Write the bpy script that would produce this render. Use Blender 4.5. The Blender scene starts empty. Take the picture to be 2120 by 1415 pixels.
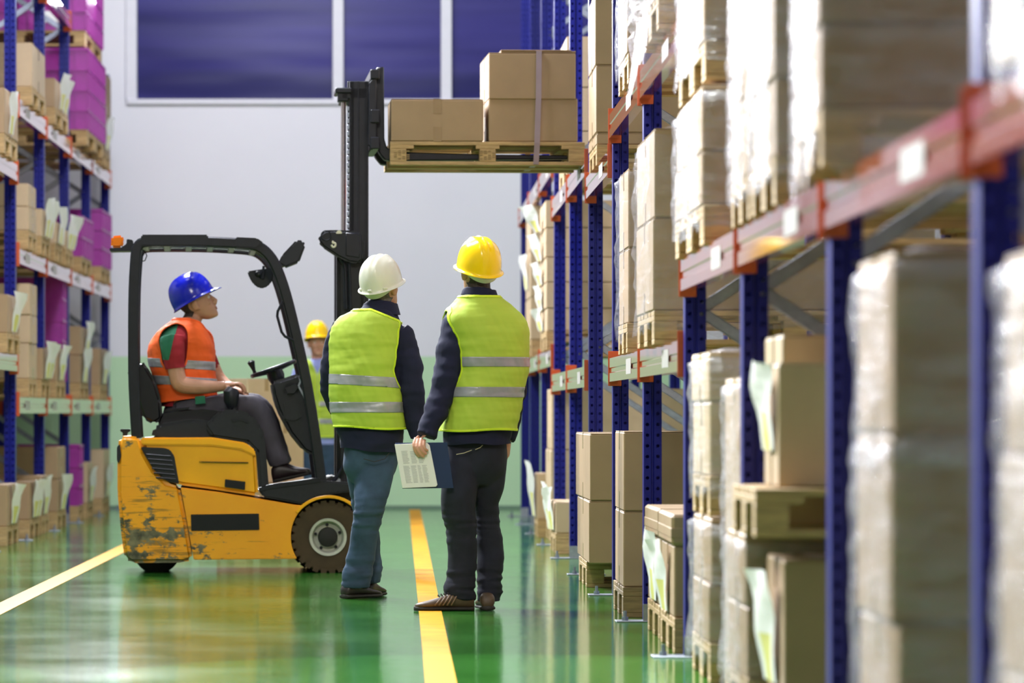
import bpy, bmesh, math, random
import numpy as np
from mathutils import Vector, Matrix, noise

random.seed(7)
SC = bpy.context.scene
COL = SC.collection
F, CX, CY, H = 8250.0, 828.0, 855.0, 0.98      # focal length in pixels, vanishing point, camera height


def P(px, py, D):
    """pixel at a depth -> metres (X right, Y away, Z up)"""
    return Vector(((px - CX) * D / F, D, H + (CY - py) * D / F))


def XD(px, X):
    return X * F / (px - CX)


def ZP(py, D):
    return H + (CY - py) * D / F


# ------------------------------------------------------------------ camera, light, exposure
cam = bpy.data.cameras.new('camera')
cam_o = bpy.data.objects.new('camera', cam)
COL.objects.link(cam_o)
cam_o.location = (0, 0, H)
cam_o.rotation_euler = (math.pi / 2, 0, 0)
cam.sensor_width = 36
cam.lens = F / 2120 * 36
cam.shift_x = (1060 - CX) / 2120
cam.shift_y = (CY - 707.5) / 2120
cam.clip_end = 200
cam.dof.use_dof = True
cam.dof.focus_distance = 20.8
cam.dof.aperture_fstop = 3.0
SC.camera = cam_o

w = bpy.data.worlds.new('world')
SC.world = w
w.use_nodes = True
w.node_tree.nodes['Background'].inputs[0].default_value = (0.8, 0.85, 0.9, 1)
w.node_tree.nodes['Background'].inputs[1].default_value = 0.14


def area(name, loc, target, sx, sy, power, col):
    l = bpy.data.lights.new(name, 'AREA')
    l.shape = 'RECTANGLE'
    l.size, l.size_y = sx, sy
    l.energy = power
    l.color = col
    o = bpy.data.objects.new(name, l)
    COL.objects.link(o)
    o.location = loc
    o.rotation_euler = (Vector(target) - Vector(loc)).to_track_quat('-Z', 'Y').to_euler()
    return o


KEY = (0.93, 0.95, 1.0)
for y, pw in ((7, 330), (12, 430), (17, 430), (22, 400), (27, 400), (32, 400)):
    o = area('aisle_lamp', (-2.5, y + 4.5, 5.8), (1.1, y - 1.0, 1.7), 0.4, 2.4, pw, KEY)
    o.data.spread = math.radians(100)
for y in (12, 18, 24, 30):
    area('hall_fill_lamp', (-1.8, y, 6.8), (0.6, y + 2.0, 0.8), 0.5, 3.0, 52, KEY)
area('hall_fill_lamp', (-1.0, 35.0, 7.2), (-0.4, 39.5, 2.2), 4.5, 0.6, 270, (0.93, 0.93, 1.0))  # added lamp, aimed to brighten the back wall
area('hall_fill_lamp', (-1.6, 24.0, 7.4), (-3.2, 33, 2.0), 0.5, 3.0, 640, (0.85, 0.86, 1.0))  # added lamp, aimed to brighten the left rack
for y in (14, 26):
    area('hall_fill_lamp', (4.0, y, 6.8), (4.0, y, 0), 0.6, 5.0, 90, KEY)


o = area('hall_fill_lamp', (-0.9, 9.5, 6.6), (-0.6, 23.0, 0.2), 0.8, 0.8, 26, (1.0, 0.93, 0.84))  # added narrow warm fill on the forklift and other low front faces
o.data.spread = math.radians(44)


area('hall_fill_lamp', (-1.6, 5.0, 6.6), (1.2, 11.0, 0.3), 1.5, 1.5, 34, (1.0, 0.92, 0.62))  # added warm fill for the front faces of the nearest boxes


def framed_spot(x0, x1, y0, y1, z, power):
    """an added square spot throwing a clean-edged rectangle of light on the floor"""
    l = bpy.data.lights.new('patch_spot', 'SPOT')
    l.use_square = True
    l.spot_blend = 0.02
    l.spot_size = 2 * math.atan((y1 - y0) / 2 / z)
    l.energy = power
    l.color = (0.95, 1.0, 0.95)
    l.shadow_soft_size = 0.02
    o = bpy.data.objects.new('patch_spot', l)
    COL.objects.link(o)
    o.location = ((x0 + x1) / 2, (y0 + y1) / 2, z)


framed_spot(-1.14, 1.86, 13.15, 16.15, 6.5, 2600)
framed_spot(-4.3, -1.3, 13.15, 16.15, 6.5, 2600)
SC.view_settings.view_transform = 'Standard'
SC.view_settings.look = 'None'
SC.view_settings.gamma = 1
SC.view_settings.use_curve_mapping = False
SC.view_settings.exposure = 0.0


# ------------------------------------------------------------------ materials
def lin(c):
    c /= 255.0
    return c / 12.92 if c <= 0.04045 else ((c + 0.055) / 1.055) ** 2.4


def rgb(r, g, b):
    return (lin(r), lin(g), lin(b), 1)


class NT:
    def __init__(s, name):
        s.m = bpy.data.materials.new(name)
        s.m.use_nodes = True
        s.t = s.m.node_tree
        s.b = s.t.nodes['Principled BSDF']
        s.out = s.t.nodes['Material Output']

    def n(s, kind, **kw):
        nd = s.t.nodes.new('ShaderNode' + kind)
        for k, v in kw.items():
            if k.startswith('i_'):
                nd.inputs[k[2:].replace('_', ' ')].default_value = v
            else:
                setattr(nd, k, v)
        return nd

    def l(s, a, b):
        s.t.links.new(a, b)

    def set(s, **kw):
        for k, v in kw.items():
            s.b.inputs[k.replace('_', ' ')].default_value = v

    def coord(s, scale=(1, 1, 1), out='Object'):
        tc = s.n('TexCoord')
        mp = s.n('Mapping')
        mp.inputs['Scale'].default_value = scale
        s.l(tc.outputs[out], mp.inputs[0])
        return mp.outputs[0]

    def noise(s, vec, scale, detail=4, rough=0.55):
        nd = s.n('TexNoise')
        nd.inputs['Scale'].default_value = scale
        nd.inputs['Detail'].default_value = detail
        nd.inputs['Roughness'].default_value = rough
        s.l(vec, nd.inputs['Vector'])
        return nd.outputs['Fac']

    def ramp(s, fac, stops):
        r = s.n('ValToRGB')
        e = r.color_ramp.elements
        e[0].position, e[0].color = stops[0]
        e[1].position, e[1].color = stops[-1]
        for p, c in stops[1:-1]:
            x = e.new(p)
            x.color = c
        s.l(fac, r.inputs[0])
        return r.outputs[0]

    def mix(s, fac, a, b):
        m = s.n('Mix', data_type='RGBA')
        if isinstance(fac, float):
            m.inputs[0].default_value = fac
        else:
            s.l(fac, m.inputs[0])
        for v, k in ((a, 6), (b, 7)):
            if isinstance(v, tuple):
                m.inputs[k].default_value = v
            else:
                s.l(v, m.inputs[k])
        return m.outputs[2]

    def bump(s, h, strength=0.3, dist=0.01):
        b = s.n('Bump')
        b.inputs['Strength'].default_value = strength
        b.inputs['Distance'].default_value = dist
        s.l(h, b.inputs['Height'])
        s.l(b.outputs[0], s.b.inputs['Normal'])


def simple(name, col, rough=0.5, metal=0.0, var=0.12, scale=12.0, bump=0.0, spec=0.5, stretch=(1, 1, 1)):
    t = NT(name)
    v = t.coord(stretch)
    f = t.noise(v, scale)
    a = tuple(max(0, c * (1 - var)) for c in col[:3]) + (1,)
    b = tuple(min(1, c * (1 + var)) for c in col[:3]) + (1,)
    t.l(t.ramp(f, [(0.3, a), (0.7, b)]), t.b.inputs['Base Color'])
    t.set(Roughness=rough, Metallic=metal)
    t.b.inputs['Specular IOR Level'].default_value = spec
    if bump:
        t.bump(f, bump, 0.01)
    return t.m


M = {}
M['post'] = simple('blue_paint', rgb(5, 15, 118), 0.4, var=0.1, scale=3, spec=0.3)
M['beam'] = simple('orange_paint', rgb(178, 70, 38), 0.14, var=0.06, scale=4)
M['bracket'] = simple('deep_orange_paint', rgb(196, 84, 36), 0.4, var=0.08)
for k, c in (('beam', 1.0),):
    bs = M[k].node_tree.nodes['Principled BSDF']
    bs.inputs['Coat Weight'].default_value = c
    bs.inputs['Coat Roughness'].default_value = 0.06
M['galv'] = simple('galvanised_steel', rgb(150, 156, 168), 0.42, 0.75, var=0.12, scale=30)
M['card'] = simple('cardboard', rgb(158, 131, 96), 0.62, var=0.07, scale=5, bump=0.03)
M['card_pale'] = simple('pale_cardboard', rgb(186, 162, 128), 0.6, var=0.06, scale=5, bump=0.03)
M['card_dark'] = simple('dark_cardboard', rgb(148, 120, 86), 0.62, var=0.07, scale=5, bump=0.03)
M['tape'] = simple('packing_tape', rgb(150, 124, 86), 0.2, var=0.05)
M['wood'] = simple('pallet_wood', rgb(176, 146, 98), 0.7, var=0.28, scale=7, bump=0.15, stretch=(1, 6, 6))
M['wood_dark'] = simple('old_pallet_wood', rgb(136, 112, 72), 0.75, var=0.3, scale=7, bump=0.2, stretch=(1, 6, 6))
M['paper'] = simple('paper', rgb(236, 236, 232), 0.45, var=0.02)
M['label_paper'] = simple('shelf_label_paper', rgb(176, 172, 168), 0.4, var=0.05)
M['yellow_paper'] = simple('yellow_slip', rgb(220, 216, 120), 0.45, var=0.05)
M['crate'] = simple('magenta_plastic', rgb(150, 34, 140), 0.4, var=0.1)
M['strap'] = simple('grey_strap', rgb(150, 132, 138), 0.35, var=0.05)
M['black'] = simple('black_metal', rgb(20, 22, 31), 0.36, var=0.25, scale=20, spec=0.35)
M['plastic'] = simple('black_plastic', rgb(25, 27, 35), 0.45, var=0.15, scale=30, bump=0.05, spec=0.35)
M['gloss_black'] = simple('black_vinyl', rgb(22, 22, 26), 0.25, var=0.2)
M['rubber'] = simple('dusty_rubber', rgb(72, 58, 40), 0.85, var=0.2, scale=10, bump=0.2)
M['rubber_dark'] = simple('dark_rubber', rgb(26, 25, 24), 0.7, var=0.2)
M['rim'] = simple('pale_rim', rgb(188, 190, 178), 0.45, var=0.12, scale=20)
M['chrome'] = simple('chrome', rgb(190, 176, 176), 0.15, 0.9, var=0.05)
M['amber'] = simple('amber_lens', rgb(240, 124, 10), 0.2, var=0.08)
M['skin'] = simple('skin', rgb(198, 146, 118), 0.5, var=0.08, scale=20)
M['hair'] = simple('dark_hair', rgb(58, 46, 38), 0.7, var=0.3, scale=90, bump=0.3)
M['grey_hair'] = simple('greying_hair', rgb(92, 86, 78), 0.7, var=0.35, scale=90, bump=0.3)
M['navy'] = simple('navy_cloth', rgb(17, 20, 50), 0.9, var=0.12, scale=8, bump=0.05)
M['jeans'] = simple('blue_denim', rgb(52, 72, 98), 0.85, var=0.3, scale=9, bump=0.08)
M['dark_jeans'] = simple('dark_denim', rgb(26, 28, 44), 0.85, var=0.35, scale=9, bump=0.08)
M['work_trousers'] = simple('grey_trousers', rgb(76, 72, 82), 0.85, var=0.15, scale=9, bump=0.08)
M['lime'] = simple('lime_vest', rgb(172, 196, 62), 0.75, var=0.05, scale=6, bump=0.06)
M['lime_edge'] = simple('lime_piping', rgb(200, 226, 36), 0.65, var=0.03)
M['orange_vest'] = simple('orange_vest', rgb(255, 100, 26), 0.65, var=0.05, scale=6, bump=0.06)
M['silver'] = simple('reflective_tape', rgb(158, 158, 164), 0.35, 0.25, var=0.06)
M['red_shirt'] = simple('red_shirt', rgb(150, 26, 38), 0.85, var=0.1)
M['green_shirt'] = simple('green_shirt', rgb(34, 106, 76), 0.85, var=0.1)
M['pale_blue'] = simple('pale_blue_shirt', rgb(150, 160, 220), 0.8, var=0.06)
M['hat_white'] = simple('white_shell', rgb(216, 214, 200), 0.28, var=0.02)
M['hat_yellow'] = simple('yellow_shell', rgb(250, 206, 10), 0.18, var=0.02)
M['hat_blue'] = simple('blue_shell', rgb(24, 34, 190), 0.18, var=0.02)
M['strap_white'] = simple('white_headband', rgb(206, 214, 196), 0.5, var=0.04)
M['shoe_brown'] = simple('brown_shoe', rgb(84, 66, 48), 0.5, var=0.2, scale=20)
M['shoe_dark'] = simple('dark_shoe', rgb(40, 28, 30), 0.45, var=0.15)
M['stripe'] = simple('tan_leather', rgb(126, 102, 78), 0.5, var=0.1)
M['sole'] = simple('dark_sole', rgb(40, 36, 30), 0.7, var=0.1)
M['folder'] = simple('blue_folder', rgb(12, 42, 84), 0.4, var=0.05)
M['ink'] = simple('print_grey', rgb(196, 197, 196), 0.6, var=0.05)
M['eye'] = simple('eye_white', rgb(220, 214, 208), 0.3, var=0.02)
M['iris'] = simple('eye_iris', rgb(50, 40, 34), 0.3, var=0.05)
M['lip'] = simple('lip', rgb(176, 112, 98), 0.5, var=0.05)
M['stitch'] = simple('pale_stitch', rgb(190, 180, 150), 0.7, var=0.05)
M['cream'] = simple('cream_plastic', rgb(220, 214, 190), 0.5, var=0.03)
M['frame'] = simple('white_window_frame', rgb(224, 224, 230), 0.5, var=0.02)
M['line'] = simple('yellow_floor_paint', rgb(206, 146, 36), 0.5, var=0.14, scale=6, spec=0.03)
M['skirting'] = simple('grey_green_paint', rgb(110, 140, 116), 0.5, var=0.05)
M['ceiling'] = simple('ceiling_paint', rgb(190, 192, 200), 0.8, var=0.03)


def mat_wall():
    t = NT('hall_wall_paint')
    tc = t.n('TexCoord')
    sx = t.n('SeparateXYZ')
    t.l(tc.outputs['Object'], sx.inputs[0])
    gt = t.n('Math', operation='GREATER_THAN')
    gt.inputs[1].default_value = 1.553
    t.l(sx.outputs['Z'], gt.inputs[0])
    f = t.noise(t.coord((0.4, 0.4, 0.4)), 1.5)
    green = t.ramp(f, [(0.3, rgb(190, 226, 182)), (0.7, rgb(195, 230, 187))])
    white = t.ramp(f, [(0.3, rgb(226, 226, 232)), (0.7, rgb(231, 231, 236))])
    t.l(t.mix(gt.outputs[0], green, white), t.b.inputs['Base Color'])
    t.set(Roughness=0.6)
    return t.m


M['wall'] = mat_wall()


def mat_floor():
    t = NT('green_epoxy_floor')
    v = t.coord((1, 1, 1))
    f1 = t.noise(v, 0.9, 5)
    f2 = t.noise(t.coord((6, 30, 1)), 1.0, 3)
    c1 = t.ramp(f1, [(0.3, rgb(40, 102, 30)), (0.7, rgb(52, 118, 40))])
    c2 = t.mix(0.12, c1, t.ramp(f2, [(0.35, rgb(24, 62, 22)), (0.65, rgb(76, 124, 58))]))
    t.l(c2, t.b.inputs['Base Color'])
    t.l(t.ramp(f1, [(0.3, (0.07, 0.07, 0.07, 1)), (0.7, (0.13, 0.13, 0.13, 1))]), t.b.inputs['Roughness'])
    t.b.inputs['Specular IOR Level'].default_value = 0.65
    t.set(Coat_Weight=0.15, Coat_Roughness=0.05)
    h = t.noise(t.coord((1.1, 5.0, 1)), 4.0, 3, 0.6)
    t.bump(h, 0.11, 0.02)
    return t.m


M['floor'] = mat_floor()


def mat_glass():
    t = NT('dusk_blue_pane')
    f = t.noise(t.coord((0.12, 0.12, 1.7)), 1.3, 3, 0.5)
    t.l(t.ramp(f, [(0.35, rgb(36, 36, 92)), (0.65, rgb(66, 62, 136))]), t.b.inputs['Base Color'])  # stretched bands in the colour stand in for wavy reflections
    t.set(Roughness=0.25)
    t.b.inputs['Specular IOR Level'].default_value = 0.12
    h = t.noise(t.coord((0.25, 0.25, 1.4)), 1.0, 2)
    t.bump(h, 0.12, 0.3)
    return t.m


M['pane'] = mat_glass()


def mat_worn():
    t = NT('worn_yellow_paint')
    tc = t.n('TexCoord')
    sx = t.n('SeparateXYZ')
    t.l(tc.outputs['Object'], sx.inputs[0])
    v1 = t.coord((3, 3, 5))
    v2 = t.coord((2, 2, 30))
    n1 = t.noise(v1, 2.2, 8, 0.68)
    n2 = t.noise(v2, 1.5, 6, 0.6)
    # wear gathers at the low rear corner of the truck, where it has been knocked
    low = t.n('MapRange')
    low.inputs[1].default_value, low.inputs[2].default_value = 0.75, 0.1
    low.inputs[3].default_value, low.inputs[4].default_value = -0.08, 0.09
    t.l(sx.outputs['Z'], low.inputs[0])
    rear = t.n('MapRange')
    rear.inputs[1].default_value, rear.inputs[2].default_value = 0.75, 0.25
    rear.inputs[3].default_value, rear.inputs[4].default_value = -0.05, 0.1
    t.l(sx.outputs['X'], rear.inputs[0])
    a = t.n('Math', operation='ADD')
    t.l(low.outputs[0], a.inputs[0])
    t.l(rear.outputs[0], a.inputs[1])
    b1 = t.n('Math', operation='ADD')
    t.l(a.outputs[0], b1.inputs[0])
    t.l(n1, b1.inputs[1])
    b2 = t.n('Math', operation='ADD')
    t.l(a.outputs[0], b2.inputs[0])
    t.l(n2, b2.inputs[1])
    k1 = t.ramp(b1.outputs[0], [(0.63, (0, 0, 0, 1)), (0.68, (1, 1, 1, 1))])
    k2 = t.ramp(b2.outputs[0], [(0.64, (0, 0, 0, 1)), (0.72, (0.7, 0.7, 0.7, 1))])
    yel = t.ramp(t.noise(t.coord((1, 1, 1)), 3, 4), [(0.3, rgb(240, 158, 8)), (0.7, rgb(248, 172, 14))])
    bare = t.ramp(t.noise(t.coord((1, 1, 1)), 14, 4), [(0.35, rgb(58, 60, 46)), (0.65, rgb(128, 122, 92))])
    c = t.mix(k2, yel, rgb(120, 92, 28))
    t.l(t.mix(k1, c, bare), t.b.inputs['Base Color'])
    t.set(Roughness=0.38)
    return t.m


M['worn'] = mat_worn()
M['yellow'] = simple('yellow_paint', rgb(250, 176, 10), 0.32, var=0.06, scale=5)


def mat_film(name, opac, tint):
    """clear film: see-through face on, milky and shiny at a grazing angle where many plies line up"""
    t = NT(name)
    tr = t.n('BsdfTransparent')
    tr.inputs[0].default_value = (0.97, 0.97, 0.98, 1)
    n1 = t.noise(t.coord((3, 3, 9)), 2.0, 5, 0.65)
    f = t.ramp(n1, [(0.35, (opac * 0.4,) * 3 + (1,)), (0.7, (min(1, opac * 1.7),) * 3 + (1,))])
    lw = t.n('LayerWeight')
    lw.inputs[0].default_value = 0.5
    pw = t.n('Math', operation='POWER')
    t.l(lw.outputs['Facing'], pw.inputs[0])
    pw.inputs[1].default_value = 5.0
    ml = t.n('Math', operation='MULTIPLY')
    t.l(pw.outputs[0], ml.inputs[0])
    ml.inputs[1].default_value = 0.145
    ad = t.n('Math', operation='ADD', use_clamp=True)
    t.l(f, ad.inputs[0])
    t.l(ml.outputs[0], ad.inputs[1])
    t.set(Base_Color=tint, Roughness=0.2)
    t.b.inputs['Specular IOR Level'].default_value = 0.9
    h = t.noise(t.coord((4, 4, 22)), 2.0, 4, 0.6)
    t.bump(h, 0.8, 0.02)
    mx = t.n('MixShader')
    t.l(ad.outputs[0], mx.inputs[0])
    t.l(tr.outputs[0], mx.inputs[1])
    t.l(t.b.outputs[0], mx.inputs[2])
    t.l(mx.outputs[0], t.out.inputs[0])
    return t.m


M['film'] = mat_film('stretch_film', 0.1, rgb(222, 223, 236))
M['film_thick'] = mat_film('thick_stretch_film', 0.2, rgb(226, 226, 238))


# ------------------------------------------------------------------ mesh helpers
class MB:
    def __init__(s):
        s.v, s.f, s.mi = [], [], []

    def add(s, vs, fs, mi=0):
        o = len(s.v)
        s.v += [tuple(v) for v in vs]
        s.f += [tuple(i + o for i in f) for f in fs]
        s.mi += [mi] * len(fs)
        return s

    def box(s, x0, x1, y0, y1, z0, z1, c=0.0, mi=0):
        """box, its edges chamfered by c"""
        if c <= 0:
            vs = [(x, y, z) for z in (z0, z1) for y in (y0, y1) for x in (x0, x1)]
            return s.add(vs, [(0, 2, 3, 1), (4, 5, 7, 6), (0, 1, 5, 4), (2, 6, 7, 3), (0, 4, 6, 2), (1, 3, 7, 5)], mi)
        bm = bmesh.new()
        bmesh.ops.create_cube(bm, size=1)
        for v in bm.verts:
            v.co = ((x0 + x1) / 2 + v.co.x * (x1 - x0), (y0 + y1) / 2 + v.co.y * (y1 - y0), (z0 + z1) / 2 + v.co.z * (z1 - z0))
        bmesh.ops.bevel(bm, geom=bm.edges[:], offset=c, segments=1, affect='EDGES')
        return s.bm(bm, mi)

    def bm(s, bm, mi=0):
        bm.verts.index_update()
        s.add([v.co for v in bm.verts], [[v.index for v in f.verts] for f in bm.faces], mi)
        bm.free()
        return s

    def prism(s, pts, d, c=0.0, seg=1, mi=0):
        """polygon (list of Vector) extruded by vector d, edges bevelled by c"""
        bm = bmesh.new()
        vs = [bm.verts.new(p) for p in pts]
        f = bm.faces.new(vs)
        r = bmesh.ops.extrude_face_region(bm, geom=[f])
        bmesh.ops.translate(bm, vec=d, verts=[g for g in r['geom'] if isinstance(g, bmesh.types.BMVert)])
        bmesh.ops.recalc_face_normals(bm, faces=bm.faces[:])
        if c > 0:
            bmesh.ops.bevel(bm, geom=bm.edges[:], offset=c, segments=seg, affect='EDGES', clamp_overlap=True)
        return s.bm(bm, mi)

    def cyl(s, a, b, r0, r1=None, n=12, mi=0):
        return s.add(*tube([a, b], [r0, r0 if r1 is None else r1], n), mi)

    def tube(s, pts, radii, n=10, mi=0, flat=1.0):
        return s.add(*tube(pts, radii, n, flat), mi)

    def ball(s, c, rx, ry=None, rz=None, n=10, mi=0):
        ry = rx if ry is None else ry
        rz = rx if rz is None else rz
        rings = []
        for k in range(1, n):
            a = -math.pi / 2 + math.pi * k / n
            rings.append([Vector((c[0] + rx * math.cos(a) * math.cos(t), c[1] + ry * math.cos(a) * math.sin(t), c[2] + rz * math.sin(a)))
                          for t in [2 * math.pi * j / (2 * n) for j in range(2 * n)]])
        return s.add(*loft(rings), mi)

    def mesh(s, name, mats, smooth=False):
        me = bpy.data.meshes.new(name)
        me.from_pydata(s.v, [], s.f)
        for m in (mats if isinstance(mats, (list, tuple)) else [mats]):
            me.materials.append(m)
        if any(s.mi):
            me.polygons.foreach_set('material_index', s.mi)
        if smooth:
            me.polygons.foreach_set('use_smooth', [True] * len(s.f))
            if smooth != 'all':
                me.set_sharp_from_angle(angle=math.radians(38))
        me.update()
        return me

    def build(s, name, mats, parent=None, smooth=False, loc=None):
        return link(name, s.mesh(name, mats, smooth), parent, loc)


def link(name, me, parent=None, loc=None, rot=None):
    o = bpy.data.objects.new(name, me)
    COL.objects.link(o)
    if parent is not None:
        o.parent = parent
    if loc is not None:
        o.location = loc
    if rot is not None:
        o.rotation_euler = rot
    return o


def tag(o, label, cat, group=None, kind=None):
    if label:
        o['label'] = label
        n = len(label.replace(',', ' ').split())
        if not 4 <= n <= 16:
            print('LABEL', n, label)
    if cat:
        o['category'] = cat
    if group:
        o['group'] = group
    if kind:
        o['kind'] = kind
    return o


def empty(name, loc, rz=0.0):
    o = bpy.data.objects.new(name, None)
    COL.objects.link(o)
    o.location = loc
    o.rotation_euler = (0, 0, rz)
    return o


def loft(rings):
    n = len(rings[0])
    vs, fs = [], []
    for r in rings:
        vs += list(r)
    for k in range(len(rings) - 1):
        for j in range(n):
            a, b = k * n + j, k * n + (j + 1) % n
            fs.append((a, b, b + n, a + n))
    fs.append(tuple(reversed(range(n))))
    o = (len(rings) - 1) * n
    fs.append(tuple(o + j for j in range(n)))
    return vs, fs


def tube(pts, radii, n=10, flat=1.0, up=None):
    pts = [Vector(p) for p in pts]
    rings = []
    nrm = None
    for i, p in enumerate(pts):
        t = (pts[min(i + 1, len(pts) - 1)] - pts[max(i - 1, 0)]).normalized()
        if nrm is None:
            u = Vector(up) if up else (Vector((0, 1, 0)) if abs(t.y) < 0.9 else Vector((1, 0, 0)))
            nrm = (u - t * u.dot(t)).normalized()
        else:
            nrm = (nrm - t * nrm.dot(t)).normalized()
        bn = t.cross(nrm)
        r = radii[i] if isinstance(radii, (list, tuple)) else radii
        rings.append([p + nrm * (r * flat * math.cos(a)) + bn * (r * math.sin(a)) for a in [2 * math.pi * j / n for j in range(n)]])
    return loft(rings)


def spline(pts, k=4):
    """Catmull-Rom through points (any dimension tuples)"""
    pts = [np.array(p, float) for p in pts]
    out = []
    for i in range(len(pts) - 1):
        p0, p1, p2, p3 = pts[max(i - 1, 0)], pts[i], pts[i + 1], pts[min(i + 2, len(pts) - 1)]
        for j in range(k):
            t = j / k
            out.append(0.5 * ((2 * p1) + (-p0 + p2) * t + (2 * p0 - 5 * p1 + 4 * p2 - p3) * t * t + (-p0 + 3 * p1 - 3 * p2 + p3) * t ** 3))
    out.append(pts[-1])
    return out


def rect_tube(pts, hw, hv, latv):
    """rectangular tube along a path in a plane whose normal is latv"""
    pts = [Vector(p) for p in pts]
    latv = Vector(latv)
    rings = []
    for i, p in enumerate(pts):
        t = (pts[min(i + 1, len(pts) - 1)] - pts[max(i - 1, 0)]).normalized()
        s_ = t.cross(latv).normalized()
        c = 0.3
        rings.append([p + s_ * (hw * a) + latv * (hv * b) for a, b in
                      ((-1, -1 + c), (-1, 1 - c), (-1 + c, 1), (1 - c, 1), (1, 1 - c), (1, -1 + c), (1 - c, -1), (-1 + c, -1))])
    return loft(rings)

# ------------------------------------------------------------------ the hall
DW = 40.6                                       # far wall
XL, XR = -6.2, 5.2


def structure(name, mb, mat, smooth=False, label=None):
    o = mb.build(name, mat, None, smooth)
    o['kind'] = 'structure'
    if label:
        o['label'] = label
    return o


structure('floor', MB().box(XL, XR, -3.0, DW + 0.3, -0.2, 0.0), M['floor'], label='glossy green epoxy floor of the hall')
structure('ceiling', MB().box(XL, XR, -3.0, DW + 0.3, 8.0, 8.2), M['ceiling'])
structure('wall_left', MB().box(XL - 0.2, XL, -3.0, DW + 0.3, 0, 8.0), M['wall'])
structure('wall_right', MB().box(XR, XR + 0.2, -3.0, DW + 0.3, 0, 8.0), M['wall'])
sw = DW / F
WZ = ZP(208, DW)                                # window sill height
wx0, wx1 = (281 - CX) * sw, 2.6
b = MB()
b.box(XL, XR, DW, DW + 0.3, 0, WZ)
b.box(XL, wx0, DW, DW + 0.3, WZ, 8.0)
b.box(wx1, XR, DW, DW + 0.3, WZ, 8.0)
b.box(wx0, wx1, DW, DW + 0.3, 6.9, 8.0)
structure('wall_back', b, M['wall'], label='white back wall with a pale green lower band')
structure('baseboard_back', MB().box(XL, XR, DW - 0.015, DW, 0, 0.035), M['skirting'])
xs = [wx0, (700 - CX) * sw, (924 - CX) * sw, wx1]
for i in range(3):
    a0 = xs[i] + (0.0 if i == 0 else 0.055)
    a1 = xs[i + 1] - (0.0 if i == 2 else 0.055)
    o = structure('window_%d' % (i + 1), MB().box(a0, a1, DW + 0.09, DW + 0.11, WZ, 6.9), M['pane'],
                  label=('wide', 'middle', 'right-hand')[i] + ' dark blue window pane high in the back wall')
for i in (1, 2):
    structure('trim_%d' % i, MB().box(xs[i] - 0.055, xs[i] + 0.055, DW - 0.02, DW + 0.12, WZ, 6.9, 0.006), M['frame'],
              label='white mullion between the dark blue panes')
structure('trim_3', MB().box(wx0 - 0.09, wx1 + 0.05, DW - 0.05, DW + 0.1, WZ - 0.045, WZ + 0.012, 0.008), M['frame'],
          label='white sill under the dark blue panes')
structure('trim_4', MB().box(wx0 - 0.1, wx0 + 0.012, DW - 0.035, DW + 0.1, WZ, 6.9, 0.006), M['frame'],
          label='white jamb at the left of the dark blue panes')
structure('trim_5', MB().box(0.093, 0.205, -2.0, DW - 0.4, 0.0, 0.002), M['line'], label='yellow floor line running under the two men')
structure('trim_6', MB().box(-2.06, -1.935, -2.0, DW - 0.4, 0.0, 0.002), M['line'], label='yellow floor line along the left rack')


# ------------------------------------------------------------------ pallet racks
def post_mesh(height, holes=True):
    b = MB()
    y0, y1 = -0.05, 0.05
    pitch, rh = 0.05, 0.0085
    n = int(height / pitch)

    def plate(x0, x1, y):
        for k in range(n):
            z0, z1 = k * pitch, (k + 1) * pitch
            cx, cz = (x0 + x1) / 2, (z0 + z1) / 2
            o = [(x0, z0), (cx, z0), (x1, z0), (x1, cz), (x1, z1), (cx, z1), (x0, z1), (x0, cz)]
            h = [(cx + rh * math.cos(a), cz + rh * math.sin(a)) for a in [math.radians(225 + 45 * j) for j in range(8)]]
            b.add([(x, y, z) for x, z in o + h], [(j, (j + 1) % 8, 8 + (j + 1) % 8, 8 + j) for j in range(8)])

    def strip(p, q):
        b.add([(p[0], p[1], 0), (q[0], q[1], 0), (q[0], q[1], height), (p[0], p[1], height)], [(0, 1, 2, 3)])
    for s in (y0, y1):
        d = 0.011 if s < 0 else -0.011
        if holes and s < 0:
            plate(0.0, 0.034, s)
            plate(0.048, 0.084, s)
        else:
            strip((0.0, s), (0.034, s))
            strip((0.048, s), (0.084, s))
        strip((0.034, s), (0.037, s + d))
        strip((0.037, s + d), (0.045, s + d))
        strip((0.045, s + d), (0.048, s))
        strip((0.084, s), (0.084, s + d * 1.4))
    strip((0.0, y0), (0.0, y1))
    me = b.mesh('post', M['post'])
    return me


def brace_piece(x0, z0, x1, z1, wid=0.045):
    a, c = Vector((x0, 0, z0)), Vector((x1, 0, z1))
    d = (c - a).normalized()
    n = Vector((-d.z, 0, d.x)) * wid / 2
    b = MB()
    b.prism([a - n + Vector((0, -0.014, 0)), c - n + Vector((0, -0.014, 0)), c + n + Vector((0, -0.014, 0)), a + n + Vector((0, -0.014, 0))],
            Vector((0, 0.004, 0)))
    for s in (-1, 1):
        p = n * s
        q = n * (s * 0.82)
        b.prism([a + p + Vector((0, -0.014, 0)), c + p + Vector((0, -0.014, 0)), c + q + Vector((0, -0.014, 0)), a + q + Vector((0, -0.014, 0))],
                Vector((0, 0.026, 0)))
    return b


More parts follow.
